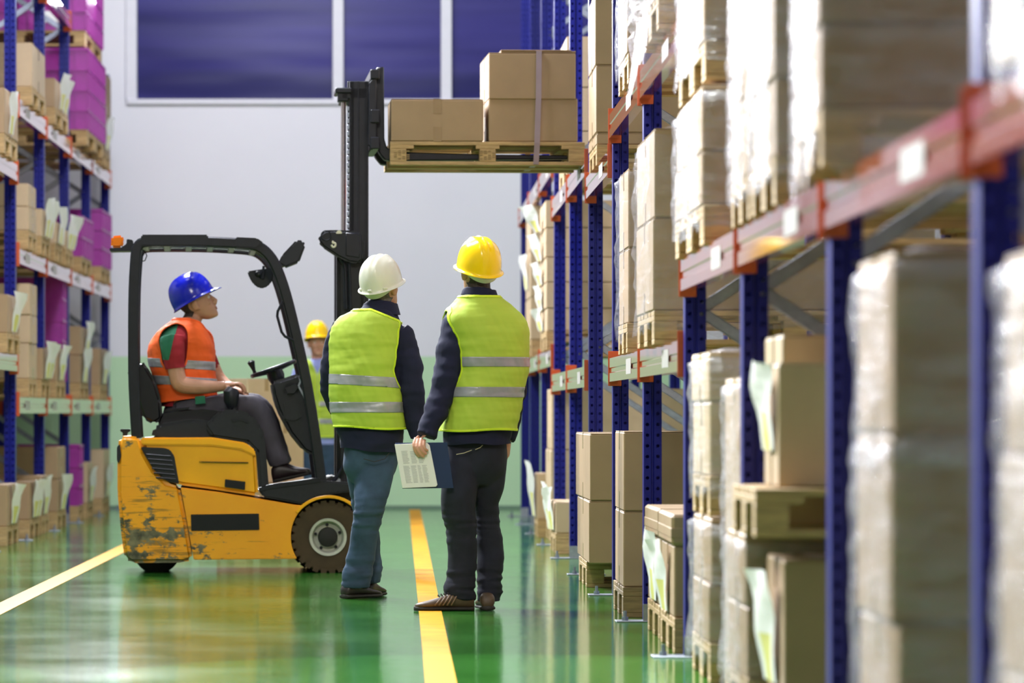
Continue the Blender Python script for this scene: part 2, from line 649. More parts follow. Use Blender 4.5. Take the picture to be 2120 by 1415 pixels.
def rack(name, label, X, side, posts, beams, height, depth=1.04, low_off=0.06, short=None):
    """side=+1: the rack runs from X to the right. The root sits on the ground at X."""
    root = tag(empty(name, (X, posts[0], 0)), label, 'pallet rack')
    pm = post_mesh(height)
    plain = post_mesh(height, False)
    pm_s, plain_s = (post_mesh(short[1]), post_mesh(short[1], False)) if short else (None, None)
    foot = MB().box(-0.13, 0.1, -0.075, 0.075, 0, 0.006, 0.002).box(-0.004, 0.07, -0.056, -0.051, 0.0, 0.085, 0.001).mesh('foot_plate', M['galv'])
    bolt = MB().cyl((-0.085, 0, 0.006), (-0.085, 0, 0.05), 0.008, n=8).cyl((-0.085, 0, 0.006), (-0.085, 0, 0.022), 0.017, n=6).mesh('anchor_bolt', M['galv'])
    up = MB()
    zz = []
    z, fr = 1.39 - 1.33 * 1, True
    z = low_off
    k = 0
    while z < height - 0.15:
        z2 = z + 0.665
        zz.append((0.06 if k % 2 == 0 else depth + 0.02, z, depth + 0.02 if k % 2 == 0 else 0.06, z2))
        z, k = z2, k + 1
    bms = [brace_piece(*q).mesh('brace', M['galv']) for q in zz]
    for y in posts:
        ly = y - posts[0]
        low = short and y >= short[0]
        for xx, fx in ((0.0, 0), (depth + 0.08, 1)):
            rot = (0, 0, 0)
            if side < 0:
                sc = (-1, 1, 1)
            else:
                sc = (1, 1, 1)
            o = link('post', (pm_s if low else pm) if fx == 0 else (plain_s if low else plain), root, (side * (xx if fx == 0 else xx - 0.084), ly, 0))
            o.scale = sc
            if fx == 0:
                f = link('foot_plate', foot, o, (0, 0, 0))
                link('anchor_bolt', bolt, o, (0, 0, 0))
        for q, me in zip(zz, bms):
            if low and q[3] > short[1]:
                continue
            o = link('brace', me, root, (0, ly, 0))
            o.scale = (side, 1, 1)
    # beams: (post index a, post index b, top height, has a sticker)
    for a, c, zt in beams:
        ya, yb = posts[a] - posts[0], posts[c] - posts[0]
        for back in (0, 1):
            x = 0.0 if not back else side * (depth + 0.08)
            sg = side if not back else -side
            h = 0.125
            prof = [(-0.022, zt), (-0.022, zt - 0.05), (-0.017, zt - 0.055), (-0.017, zt - 0.075), (-0.022, zt - 0.08), (-0.022, zt - h), (0.028, zt - h), (0.028, zt)]
            bm = MB()
            bm.prism([Vector((x + sg * u, ya + 0.052, v)) for u, v in prof], Vector((0, yb - ya - 0.104, 0)))
            o = bm.build('beam', M['beam'], root)
            # the far end plate wraps round the near face of its post, the near end plate hides behind its own
            k = MB()
            k.box(x + min(sg * -0.026, sg * 0.045), x + max(sg * -0.026, sg * 0.045), yb - 0.058, yb - 0.051, zt - h - 0.022, zt + 0.04, 0.002)
            k.box(x + min(sg * -0.008, 0), x + max(sg * -0.008, 0), yb - 0.05, yb + 0.02, zt - h - 0.022, zt + 0.04, 0.002)
            k.build('bracket', M['bracket'], o)
            k = MB()
            k.box(x + min(sg * -0.024, sg * 0.045), x + max(sg * -0.024, sg * 0.045), ya + 0.051, ya + 0.057, zt - h - 0.022, zt + 0.04, 0.002)
            k.build('bracket', M['bracket'], o)
            if not back:
                L = yb - ya
                for fr in (0.3,):
                    y = ya + L * fr
                    MB().box(x + min(-sg * 0.0235, -sg * 0.022), x + max(-sg * 0.0235, -sg * 0.022), y - 0.2, y + 0.2, zt - 0.1, zt - 0.025).build(
                        'location_label', M['label_paper'], o)
    return root


RX = 1.14
PR = [5.19 + 2.70 * k for k in range(0, 13)]            # k = -1 .. 11
PR = [5.19, 7.89, 10.59, 13.29, 15.98, 18.68, 21.38, 24.08, 26.78, 29.48, 32.17, 34.87, 37.57]


def pk(k):
    return PR[k + 1]


RB = [(0, 1, 1.59), (1, 2, 1.59), (2, 3, 1.59), (3, 4, 1.59),
      (4, 5, 1.27), (5, 6, 1.27), (4, 5, 2.57), (5, 6, 2.57), (6, 7, 2.39),
      (7, 8, 1.26), (8, 9, 1.26), (7, 8, 2.54), (8, 9, 2.54),
      (9, 10, 1.45), (10, 11, 1.45), (11, 12, 1.45), (9, 10, 2.87), (10, 11, 2.87), (11, 12, 2.87)]
rack('pallet_rack', 'blue and orange pallet rack along the right of the aisle, perforated posts', RX, 1, PR, RB, 5.2)

LX = -2.94
PL = [28.0, 30.5, 32.95, 35.4, 37.85, 40.3]
LB = [(0, 1, 1.42), (0, 1, 2.87),
      (1, 2, 1.10), (2, 3, 1.10), (3, 4, 1.10), (4, 5, 1.10),
      (1, 2, 2.25), (2, 3, 2.25), (3, 4, 2.25), (4, 5, 2.25),
      (1, 2, 3.39), (2, 3, 3.39), (3, 4, 3.39), (4, 5, 3.39), (1, 2, 4.51), (2, 3, 4.51)]
rack('pallet_rack', 'far blue rack with magenta crates along the left of the aisle', LX, -1, PL, LB, 6.0, low_off=0.4, short=(37.0, 4.4))


# ------------------------------------------------------------------ pallets, cartons, crates, film
_pm = {}


def pallet_meshes(mat):
    if mat in _pm:
        return _pm[mat]
    d = {}
    d['wide'] = MB().box(-0.6, 0.6, -0.0725, 0.0725, 0, 0.022, 0.002).mesh('deck_board', M[mat])
    d['slim'] = MB().box(-0.6, 0.6, -0.05, 0.05, 0, 0.022, 0.002).mesh('deck_board', M[mat])
    d['cross'] = MB().box(-0.0725, 0.0725, -0.4, 0.4, 0, 0.022, 0.002).mesh('cross_board', M[mat])
    d['block'] = MB().box(-0.05, 0.05, -0.05, 0.05, 0, 0.078, 0.003).mesh('block', M[mat])
    d['cblock'] = MB().box(-0.05, 0.05, -0.0725, 0.0725, 0, 0.078, 0.003).mesh('block', M[mat])
    _pm[mat] = d
    return d


def pallet(x, y, z, label, mat='wood', rz=0.0, wid=0.8, group=None):
    """1.2 m along X, wid along Y; (x, y, z) is the middle of its underside"""
    d = pallet_meshes(mat)
    r = tag(empty('wooden_pallet', (x, y, z), rz), label, 'pallet', group)
    r.scale = (1, wid / 0.8, 1)
    for yy, k in ((-0.3275, 'wide'), (-0.17, 'slim'), (0, 'wide'), (0.17, 'slim'), (0.3275, 'wide')):
        link('deck_board', d[k], r, (0, yy, 0.122))
    for xx in (-0.5275, 0, 0.5275):
        bx_ = xx * 0.55 / 0.5275
        link('cross_board', d['cross'], r, (xx, 0, 0.1))
        for yy, k in ((-0.35, 'block'), (0, 'cblock'), (0.35, 'block')):
            link('block', d[k], r, (bx_, yy, 0.022))
    for yy, k in ((-0.35, 'slim'), (0, 'wide'), (0.35, 'slim')):
        link('bottom_board', d[k], r, (0, yy, 0))
    return r


def carton(x0, x1, y0, y1, z0, z1, label, mat='card', rz=0.0, tape='x', group=None, seam=True):
    """closed carton: body with a flap seam, tape down the middle. Root is the body mesh."""
    cx, cy = (x0 + x1) / 2, (y0 + y1) / 2
    a, c, h = (x1 - x0) / 2, (y1 - y0) / 2, z1 - z0
    b = MB()
    b.box(-a, a, -c, c, 0.0015, h - 0.0035, 0.006)
    # the two top flaps meet in the middle with a narrow gap
    if tape == 'x':
        b.box(-a + 0.002, a - 0.002, -c + 0.002, -0.003, h - 0.004, h, 0.001)
        b.box(-a + 0.002, a - 0.002, 0.003, c - 0.002, h - 0.004, h, 0.001)
    else:
        b.box(-a + 0.002, -0.003, -c + 0.002, c - 0.002, h - 0.004, h, 0.001)
        b.box(0.003, a - 0.002, -c + 0.002, c - 0.002, h - 0.004, h, 0.001)
    o = b.build('carton', M[mat], None, False, (cx, cy, z0))
    o.rotation_euler = (0, 0, rz)
    tag(o, label, 'carton', group)
    t = MB()
    dp = min(0.09, h * 0.35)
    e = 0.0012
    if tape == 'x':
        t.box(-a - e, a + e, -0.025, 0.025, h, h + e)
        for s in (-1, 1):
            t.box(min(s * a, s * (a + e)), max(s * a, s * (a + e)), -0.025, 0.025, h - dp, h)
            t.box(min(s * a, s * (a + e)), max(s * a, s * (a + e)), -0.025, 0.025, 0, dp)
    else:
        t.box(-0.025, 0.025, -c - e, c + e, h, h + e)
        for s in (-1, 1):
            t.box(-0.025, 0.025, min(s * c, s * (c + e)), max(s * c, s * (c + e)), h - dp, h)
            t.box(-0.025, 0.025, min(s * c, s * (c + e)), max(s * c, s * (c + e)), 0, dp)
    t.build('tape', M['tape'], o)
    return o


def note(o, x, y, z, wid, h, side, flare=0.06, yellow=True):
    """paper hanging on the aisle-facing side of carton o; x, y, z local, its bottom middle"""
    n = 7
    vs, fs, mi = [], [], []
    rnd = random.Random(int(y * 1000) + int(wid * 77) + int(z * 991))
    fa, fb = rnd.uniform(0.7, 1.3), rnd.uniform(0, 6)
    for k in range(n + 1):
        t = k / n
        for j in range(5):
            u = j / 4
            out = 0.004 + flare * 1.5 * fa * (0.3 + 0.45 * u) * (0.25 + 0.75 * t) + 0.014 * math.sin(t * 8 + u * 5 + fb) * t
            vs.append((x + side * out, y + (u - 0.5) * wid * (0.85 + 0.15 * t), z + h * t * (1 - 0.08 * u * math.sin(fb))))
    for k in range(n):
        for j in range(4):
            fs.append((k * 5 + j, k * 5 + j + 1, (k + 1) * 5 + j + 1, (k + 1) * 5 + j))
            mi.append(1 if (yellow and k < 3 and j in (1, 2)) else 0)
    b = MB()
    b.v, b.f, b.mi = vs, fs, mi
    return b.build('delivery_note', [M['paper'], M['yellow_paper']], o, True)


def film(x0, x1, y0, y1, z0, z1, label, mat='film', amp=0.012, bulge=0.012, hang=0.05, seed=0, group=None, top=True):
    """stretch film wound round a load: a wrinkled skin with a ragged hem"""
    rnd = random.Random(seed)
    cx, cy = (x0 + x1) / 2, (y0 + y1) / 2
    a, c = (x1 - x0) / 2 + bulge, (y1 - y0) / 2 + bulge
    per = []
    na, nc, r = 16, 12, 0.02
    for k in range(na):
        per.append((-a + 2 * a * k / na, -c))
    for k in range(nc):
        per.append((a, -c + 2 * c * k / nc))
    for k in range(na):
        per.append((a - 2 * a * k / na, c))
    for k in range(nc):
        per.append((-a, c - 2 * c * k / nc))
    n = len(per)
    nz = max(6, int((z1 - z0) / 0.035))
    b = MB()
    ph = rnd.random() * 9
    for k in range(nz + 1):
        t = k / nz
        for j, (px, py) in enumerate(per):
            z = z0 + (z1 - z0) * t
            w_ = noise.noise((px * 3 + ph, py * 3 + z * 7, z * 11 + ph))
            w2 = noise.noise((px * 9 + ph, py * 9 + z * 16, z * 25))
            o = amp * (w_ + 0.6 * w2)
            if k == 0:
                z -= hang * (0.5 + rnd.random())
            o = max(o, -bulge * 0.6)
            l = math.hypot(px / a, py / c)
            ux = (1 if px > 0 else -1) * (1 if abs(px) > a * 0.999 else 0)
            uy = (1 if py > 0 else -1) * (1 if abs(py) > c * 0.999 else 0)
            if k == nz and top:
                ux, uy, o = 0, 0, 0
                px, py, z = px * 0.86, py * 0.86, z1 + 0.012
            b.v.append((px + ux * o, py + uy * o, z - z0))
    for k in range(nz):
        for j in range(n):
            p, q = k * n + j, k * n + (j + 1) % n
            b.f.append((p, q, q + n, p + n))
    b.mi = [0] * len(b.f)
    o = b.build('stretch_film', M[mat], None, 'all', (cx, cy, z0))
    tag(o, label, 'stretch film', group)
    return o


ORD = {1: [''], 2: ['upper ', 'lower '], 3: ['top ', 'middle ', 'bottom '], 4: ['top ', 'second ', 'third ', 'bottom '],
       5: ['top ', 'second ', 'middle ', 'fourth ', 'bottom ']}


def load(where, X0, X1, y0, y1, z, layers, wrap=None, pal=True, mat='card', tape='x', adj='brown', palmat='wood', notes=(), jit=0.006, wrapz=None, palw=None, seed=None, wparm=None, palx=0.0):
    """pallet, cartons layer by layer (list of top heights) and film. where: words that single this load out."""
    rnd = random.Random(int(y0 * 100 + z * 7) if seed is None else seed)
    zz = z
    if pal:
        side = 1 if X0 > 0 else -1
        xc = X0 + 0.6 if X0 > 0 else X1 - 0.6
        pallet(xc + palx, (y0 + y1) / 2, z, 'wooden pallet under the ' + where, palmat, 0, palw or (y1 - y0 + 0.02))
        zz = z + 0.144
    out = []
    n = len(layers)
    z_a = zz
    for i, zt in enumerate(layers):
        d0, d1 = rnd.uniform(-jit, jit), rnd.uniform(-jit, jit)
        nm = ORD[n][n - 1 - i]
        c = carton(X0 + d0, X1 + d0, y0 + d1, y1 + d1, zz, zt, (nm + adj + ' carton of the ' + where).strip(), mat, rnd.uniform(-0.008, 0.008), tape)
        out.append(c)
        zz = zt + 0.001
    for (i, side, fy, fz, wd, h, fl) in notes:
        o = out[i]
        hx = (X1 - X0) / 2
        hh = (layers[i] - (layers[i - 1] if i else z_a))
        note(o, side * hx, (y1 - y0) * (fy - 0.5), hh * fz, wd, h, side, fl)
    if wrap:
        film(X0 - 0.005, X1 + 0.005, y0 - 0.005, y1 + 0.005, wrapz if wrapz is not None else z_a - 0.03, layers[-1] + 0.004,
             'clear film around the ' + where, wrap, seed=seed or int(y0 * 10), **(wparm or {}))
    return out


XB = 2.28
# --- right rack, upper level of the near section (beam at 1.59)
load('wrapped load above the aisle end of the near beam', 1.10, XB, 14.45, 15.9, 1.59, [1.93, 2.17], 'film_thick', seed=3)
load('high load stacked on the wrapped one above the near beam', 1.11, XB, 14.5, 15.85, 2.19, [2.62, 3.0, 3.4], 'film_thick', seed=4)
load('wrapped load third from the near end, upper level', 1.10, XB, 12.55, 13.2, 1.59, [1.99, 2.4, 2.8], 'film_thick', seed=5)
load('wrapped load second from the near end, upper level', 1.10, XB, 11.68, 12.45, 1.59, [1.964, 2.34, 2.75], 'film_thick', seed=6)
load('big dark load on the near beam by the nearest post', 1.045, XB, 9.87, 10.5, 1.59, [1.943, 2.32, 2.7], 'film_thick', seed=7, mat='card_dark', wrapz=1.73, wparm=dict(hang=0.16))
load('load at the top right corner above the beam', 1.04, XB, 6.0, 6.95, 1.59, [1.98, 2.36], 'film_thick', seed=8, mat='card_dark', wparm=dict(hang=0.16))
# --- right rack, floor level of the near section
load('lowest wrapped stack by the third near post', 1.12, XB, 14.4, 15.25, 0.0, [0.36, 0.6], 'film_thick', seed=9, mat='card_dark')
load('wrapped stack on another stack, third near post', 1.12, XB, 14.42, 15.22, 0.605, [1.02, 1.2], 'film_thick', seed=10, mat='card_pale')
load('white filmed stack hidden behind the second near post', 1.16, XB, 13.42, 14.2, 0.0, [0.55, 1.1], 'film_thick', seed=11)
load('low wrapped stack under the pallet with the tan box', 1.09, XB, 12.5, 13.2, 0.0, [0.37, 0.6], 'film_thick', seed=12)
load('floor stack between the two near posts', 1.145, XB, 11.85, 12.4, 0.0, [0.542], None, seed=13, notes=[(0, -1, 0.5, 0.05, 0.3, 0.34, 0.06)])
load('pallet raised on lower stacks between the near posts', 1.14, XB, 11.95, 12.4, 0.61, [1.13], None, seed=14, mat='card_pale', notes=[(0, -1, 0.45, 0.3, 0.3, 0.26, 0.05)], palw=0.8, palx=-0.09)
carton(1.2, XB, 12.5, 13.1, 0.62, 1.225, 'pale pinkish carton peeking over the tan box between the near posts', 'card_pale')
load('filmed load on the floor beside the nearest post', 1.12, XB, 9.0, 9.74, 0.0, [0.5, 0.93], 'film_thick', seed=15, mat='card_dark')
load('sheeny filmed upper load beside the nearest post', 1.12, XB, 9.02, 9.72, 0.935, [1.345], 'film_thick', seed=16, pal=False, mat='card_dark')
load('wrapped load at the far right edge of the picture', 1.12, XB, 6.6, 7.4, 0.0, [0.5, 0.9, 1.27], 'film_thick', seed=17)
# --- right rack, middle section (beams at 1.27 and 2.57)
load('wrapped load on the high beam by the middle posts', 1.10, XB, 19.2, 20.05, 2.57, [2.98, 3.4, 3.8], 'film', seed=18)
load('loosely filmed load high above the middle beam', 1.07, XB, 16.5, 17.6, 2.57, [3.0, 3.45], 'film_thick', seed=19, wrapz=2.6, wparm=dict(amp=0.07, bulge=0.05, hang=0.2))
load('narrow wrapped pair left of the tall one', 1.10, XB, 19.3, 20.05, 1.27, [1.78, 2.165], 'film', seed=20)
load('tall wrapped pair on the mid beam beside the bright film', 1.08, XB, 16.95, 18.1, 1.27, [1.81, 2.19], 'film', seed=21, wparm=dict(amp=0.02))
load('two large cartons on the floor behind the middle post', 1.067, XB, 19.07, 19.9, 0.0, [0.506, 0.89], None, seed=22, palmat='wood_dark')
load('taped box with papers on the floor, farther one', 1.12, 1.75, 17.2, 18.0, 0.0, [0.44], None, seed=23, notes=[(0, -1, 0.4, 0.05, 0.3, 0.3, 0.06)])
load('taped box with papers on the floor, nearer one', 1.115, 1.75, 16.2, 17.05, 0.0, [0.44], None, seed=24, notes=[(0, -1, 0.5, 0.05, 0.3, 0.3, 0.06)])
for nm, y0, y1 in (('farther', 17.18, 18.02), ('nearer', 16.18, 17.07)):
    b = MB()
    b.box(-0.33, 0.33, -(y1 - y0) / 2, (y1 - y0) / 2, 0, 0.125, 0.012)
    b.box(-0.332, 0.332, -(y1 - y0) / 2 - 0.002, (y1 - y0) / 2 + 0.002, 0.03, 0.07, 0.002)
    own = [q for q in bpy.data.objects if q.get('label', '').endswith('papers on the floor, %s one' % nm) and q.get('category') == 'carton'][0]
    o = b.build('lid', M['card'], own, False, (0.0, 0.0, 0.2965))
# --- right rack, far section
load('cartons on the beam right of the raised pallet', 1.14, XB, 23.1, 24.0, 2.39, [2.604, 2.996, 3.42], None, seed=25, mat='card')
load('two big cartons on the floor left of the middle posts', 1.045, XB, 22.0, 23.6, 0.0, [0.492, 0.865], None, seed=26, palw=0.95)
load('five-layer pale stack seen through the rack posts', 1.098, XB, 29.9, 31.1, 1.45, [1.763, 1.959, 2.147, 2.368, 2.575], None, seed=27, mat='card_pale',
     notes=[(0, -1, 0.6, 0.1, 0.5, 0.17, 0.06), (1, -1, 0.6, 0.0, 0.5, 0.19, 0.05), (2, -1, 0.6, 0.0, 0.5, 0.17, 0.07), (3, -1, 0.6, 0.0, 0.5, 0.2, 0.09), (4, -1, 0.6, 0.0, 0.5, 0.2, 0.14)])
load('narrow stack on the far beam by the last posts', 1.10, XB, 33.4, 34.7, 1.45, [1.95, 2.35, 2.72], None, seed=28, mat='card_pale', notes=[(1, -1, 0.5, 0.2, 0.4, 0.3, 0.07)])
load('small white-papered box low on the floor, far bays', 1.077, 1.9, 27.6, 28.5, 0.0, [0.36], None, seed=29, mat='card_pale',
     notes=[(0, -1, 0.3, 0.1, 0.35, 0.3, 0.07), (0, -1, 0.7, 0.05, 0.35, 0.32, 0.09)])
load('farthest floor box with white papers', 1.08, 1.9, 31.3, 32.0, 0.0, [0.5], None, seed=30, mat='card_pale', notes=[(0, -1, 0.5, 0.05, 0.5, 0.42, 0.1)])
load('broad floor stack glimpsed behind the perforated posts', 1.14, XB, 29.9, 31.0, 0.0, [0.7, 1.16], None, seed=31, mat='card_pale')
load('half-hidden high cartons behind the raised load', 1.14, XB, 27.2, 28.5, 2.54, [2.9, 3.2, 3.55], None, seed=32, mat='card_pale')

# --- left rack
def lload(where, y0, y1, z, layers, nn=1, xf=-2.88, dx=1.1, **kw):
    notes = [(min(i, len(layers) - 1), 1, 0.35 + 0.3 * i, 0.06, 0.3, 0.3, 0.07) for i in range(nn)]
    kw.setdefault('notes', notes)
    return load(where, xf - dx, xf, y0, y1, z, layers, None, **kw)


lload('near floor load at the left edge', 29.2, 30.1, 0.0, [0.45])
lload('papered floor load behind the left edge post', 31.0, 31.85, 0.0, [0.44], 2)
lload('second papered floor load of the left rack', 32.05, 32.7, 0.0, [0.47], 1)
lload('tan load on the floor past the second left post', 33.5, 34.4, 0.0, [0.42, 0.69], 1)
lload('slim tan floor load near the left rack end', 36.7, 37.4, 0.0, [0.52], 1, mat='card_pale')
lload('last tall tan floor load of the left rack', 38.6, 39.5, 0.0, [0.62], 1, mat='card_pale')
carton(-4.0, -3.2, 30.7, 31.0, 0.0, 0.71, 'big dark carton standing behind the papered floor load', 'card_dark')
lload('three-high stack on the lower beam, left rack', 30.95, 31.6, 1.10, [1.52, 1.74, 1.985], 0, mat='card_pale')
lload('papered load right of the three-high stack', 32.0, 32.8, 1.10, [1.5], 2)
lload('open-topped load in the middle of the lower beam', 33.4, 34.3, 1.10, [1.53], 1)
lload('papered pair past the middle of the lower beam', 35.9, 36.9, 1.10, [1.5, 1.76], 2)
lload('last load on the lower beam by the back wall', 38.3, 39.3, 1.10, [1.6], 1)
lload('large pale pair on the second beam, left rack', 30.9, 31.6, 2.25, [2.58, 2.76], 0, mat='card_pale')
lload('papered load on the second beam beside the pale pair', 32.0, 32.8, 2.25, [2.62], 2, mat='card_pale')
lload('low papered load mid second beam', 33.3, 34.0, 2.25, [2.58], 2, mat='card_pale')
lload('next papered load on the second beam', 34.3, 35.1, 2.25, [2.56], 2, mat='card_pale')
lload('pinkish load on the third beam behind the struts', 31.2, 32.4, 3.39, [3.88], 0, mat='card_pale')
lload('papered load on the third beam past the struts', 33.3, 34.6, 3.39, [3.78], 2)
lload('white-papered load at the end of the third beam', 38.6, 39.6, 3.39, [3.9, 4.3], 1)
lload('load on the near upper beam at the left edge', 29.0, 30.0, 2.87, [3.35], 1)
lload('load on the near lower beam at the left edge', 29.2, 30.2, 1.42, [1.85], 1)
carton(-4.0, -3.3, 34.6, 35.2, 2.25, 2.85, 'dark carton deep on the second beam of the left rack', 'card_dark')


def crate_mesh():
    b = MB()
    a, c, h, t = 0.3, 0.2, 0.185, 0.014
    b.box(-a, a, -c, c, 0, 0.014)
    for s in (-1, 1):
        b.box(min(s * a, s * (a - t)), max(s * a, s * (a - t)), -c, c, 0.014, h - 0.13)
        b.box(min(s * a, s * (a - t)), max(s * a, s * (a - t)), -c, -0.1, h - 0.13, h - 0.02)
        b.box(min(s * a, s * (a - t)), max(s * a, s * (a - t)), 0.1, c, h - 0.13, h - 0.02)
        b.box(-a, a, min(s * c, s * (c - t)), max(s * c, s * (c - t)), 0.014, h - 0.02)
        # rim and ribs stand proud
        b.box(min(s * (a + 0.012), s * (a - t)), max(s * (a + 0.012), s * (a - t)), -c - 0.012, c + 0.012, h - 0.022, h)
        b.box(-a, a, min(s * (c + 0.012), s * (c - t)), max(s * (c + 0.012), s * (c - t)), h - 0.022, h)
        for k in (-0.2, -0.07, 0.07, 0.2):
            b.box(k - 0.006, k + 0.006, min(s * c, s * (c + 0.01)), max(s * c, s * (c + 0.01)), 0.01, h - 0.02)
        for k in (-0.15, -0.11, 0.11, 0.15):
            b.box(min(s * a, s * (a + 0.016)), max(s * a, s * (a + 0.016)), k - 0.01, k + 0.01, 0.01, h - 0.02)
    return b.mesh('crate', M['crate'])


ORDN = ['first', 'second', 'third', 'fourth', 'fifth', 'sixth']
CRATE = crate_mesh()
LBL = MB().box(-0.1, 0.1, -0.0135, -0.0115, 0.05, 0.15).mesh('crate_label', M['paper'])


def crates(where, x1, y0, z, nx, ny, nz, lab=False, pal=True):
    """block of stacked crates, its aisle side at x1, its near side at y0"""
    if pal:
        pallet(x1 - 0.6, y0 + 0.2 * ny * 1.03, z, 'wooden pallet under the ' + where, 'wood', 0, 0.41 * ny)
        z += 0.144
    for i in range(nx):
        for j in range(ny):
            for k in range(nz):
                if i > 0 and j > 0:
                    continue
                o = link('plastic_crate', CRATE, None, (x1 - 0.3 - i * 0.63, y0 + 0.2 + j * 0.43, z + k * 0.183))
                nm = ORDN[nz - 1 - k] if nz > 1 else ''
                colm = ('' if nx * ny == 1 else 'inner near column ' if i else ORDN[j] + ' column ')
                tag(o, ('crate %s from top, %sof the %s' % (nm, colm, where)) if nm else 'magenta plastic crate of the ' + where, 'crate', 'crates of the ' + where)
                if lab and j == 0 and k % 2 == 0:
                    link('crate_label', LBL, o, (0.0, -0.2, 0.02))


crates('magenta block, third beam', -2.82, 35.9, 3.39, 2, 5, 4)
crates('upper magenta block with white labels', -2.84, 35.9, 4.285, 2, 5, 5, True)
crates('magenta block, second beam end', -2.88, 38.4, 2.25, 2, 3, 3)
crates('low magenta block, second beam', -2.88, 36.0, 2.25, 2, 3, 2)
crates('deep magenta column, lower beam', -2.95, 34.75, 1.10, 1, 1, 5)
crates('magenta stack on the floor', -2.88, 35.7, 0.0, 1, 1, 3)
crates('crates laid on the big dark carton', -3.25, 30.72, 0.71, 1, 1, 1, pal=False)

# ------------------------------------------------------------------ forklift
YAW = math.radians(3.0)
TX0, TD0 = (245 - CX) / F * 24.26, 24.26
TC, TS = math.cos(YAW), math.sin(YAW)
TRUCK = tag(empty('forklift', (TX0, TD0, 0), YAW), 'scratched yellow forklift with black overhead guard lifting a loaded pallet', 'forklift')


def T(px, py, v):
    """pixel -> truck coordinates (u forward, v across, z) at across-distance v"""
    q = (px - CX) / F
    u = (q * (TD0 + v * TC) - TX0 + v * TS) / (TC - q * TS)
    Y = TD0 + u * TS + v * TC
    return Vector((u, v, H + (CY - py) * Y / F))


def TWORLD(p):
    return Vector((TX0 + p[0] * TC - p[1] * TS, TD0 + p[0] * TS + p[1] * TC, p[2]))


def poly(name, pts, v0, v1, mat, c=0.012, seg=2, parent=TRUCK, smooth=True):
    b = MB()
    b.prism([T(x, y, v0) for x, y in pts], Vector((0, v1 - v0, 0)), c, seg)
    return b.build(name, mat, parent, smooth)


VW = 0.98
# rear counterweight, side panel, hood
poly('counterweight', [(246, 905), (262, 902), (290, 906), (300, 940), (320, 975), (345, 1000), (372, 1008), (386, 1080), (399, 1160), (380, 1166), (272, 1167), (258, 1158), (250, 1100), (243, 1020), (243, 955)],
     0.0, VW, M['worn'], 0.045, 3)
arch = [(680 - 78 * math.cos(a), 1112 - 82 * math.sin(a)) for a in [math.radians(d) for d in range(-34, 75, 9)]]
poly('side_panel', [(401, 1160), (387, 1080), (374, 1010), (450, 1019), (530, 1032), (612, 1046)] + [(628, 1047)] + list(reversed(arch[:-2])) , 0.0, VW, M['worn'], 0.012)
poly('hood', [(290, 908), (330, 906), (440, 908), (500, 918), (520, 924), (530, 936), (535, 1028), (455, 1016), (374, 1005), (345, 997), (318, 972), (300, 938)], 0.02, VW - 0.02, M['yellow'], 0.022, 3)
poly('hood_lip', [(291, 907), (440, 906), (508, 917), (528, 932), (529, 946), (500, 932), (440, 924), (293, 922)], 0.0, 0.035, M['yellow'], 0.008)
g = poly('vent_panel', [(291, 926), (340, 928), (352, 932), (361, 945), (371, 1003), (346, 997), (318, 973), (301, 945)], -0.004, 0.03, M['plastic'], 0.006)
for i in range(6):
    y = 940 + i * 9.5
    b = MB()
    b.prism([T(x, yy, -0.012) for x, yy in ((302 + i * 4, y), (354 + i * 2, y + 4), (354 + i * 2, y + 7.5), (303 + i * 4, y + 3.5))], Vector((0, 0.016, 0)), 0.002)
    b.build('louvre', M['black'], g)
poly('name_plate', [(395, 1066), (536, 1064), (537, 1098), (396, 1100)], -0.006, 0.02, M['gloss_black'], 0.002).__setitem__('label', 'plain black rectangular plate')
poly('small_plate', [(466, 993), (508, 998), (507, 1015), (465, 1009)], -0.003, 0.03, M['gloss_black'], 0.002).__setitem__('label', 'small plain black plate')
poly('scratch', [(412, 956), (514, 957.5), (514, 959), (420, 957.5)], -0.001, 0.022, M['gloss_black'], 0)
poly('tail_lamp', [(242, 926), (248, 920), (251, 945), (246, 960), (242, 955)], -0.004, 0.06, M['plastic'], 0.004)
poly('filler_cap', [(249, 889), (270, 889), (270, 894), (264, 896), (264, 903), (254, 903), (254, 896), (249, 894)], 0.12, 0.18, M['black'], 0.003)
# dark plastics round the seat
poly('seat_deck', [(312, 908), (318, 885), (330, 878), (400, 868), (436, 872), (470, 885), (530, 935), (534, 1000), (520, 1000), (440, 930)], 0.06, VW - 0.06, M['plastic'], 0.02, 2)
poly('arm_console', [(424, 884), (436, 868), (458, 850), (492, 848), (520, 858), (542, 885), (548, 905), (557, 1010), (537, 1016), (531, 936), (512, 917), (440, 906)], 0.015, 0.26, M['plastic'], 0.018, 2)
poly('console_recess', [(478, 868), (500, 864), (516, 874), (512, 878), (498, 871), (482, 876)], 0.008, 0.02, M['black'], 0.003)
poly('step', [(537, 1016), (560, 1010), (660, 995), (725, 1000), (738, 1018), (700, 1022), (655, 1030), (628, 1045), (545, 1030)], 0.0, VW, M['plastic'], 0.01)
poly('step_edge', [(536, 1011), (560, 1004), (662, 990), (664, 999), (562, 1013), (538, 1019)], -0.008, 0.1, M['black'], 0.003)
b = MB()
b.prism([T(x, y, 0.3) for x, y in [(322, 878), (335, 850), (420, 840), (470, 846), (480, 862), (470, 880), (330, 890)]], Vector((0, 0.42, 0)), 0.03, 3)
st = b.build('seat', M['gloss_black'], TRUCK, True)
b = MB()
b.prism([T(x, y, 0.28) for x, y in [(262, 765), (276, 762), (292, 745), (303, 757), (322, 790), (334, 830), (336, 868), (318, 880), (296, 868), (276, 810)]], Vector((0, 0.46, 0)), 0.03, 3)
b.build('backrest', M['gloss_black'], st, True)
# wheels


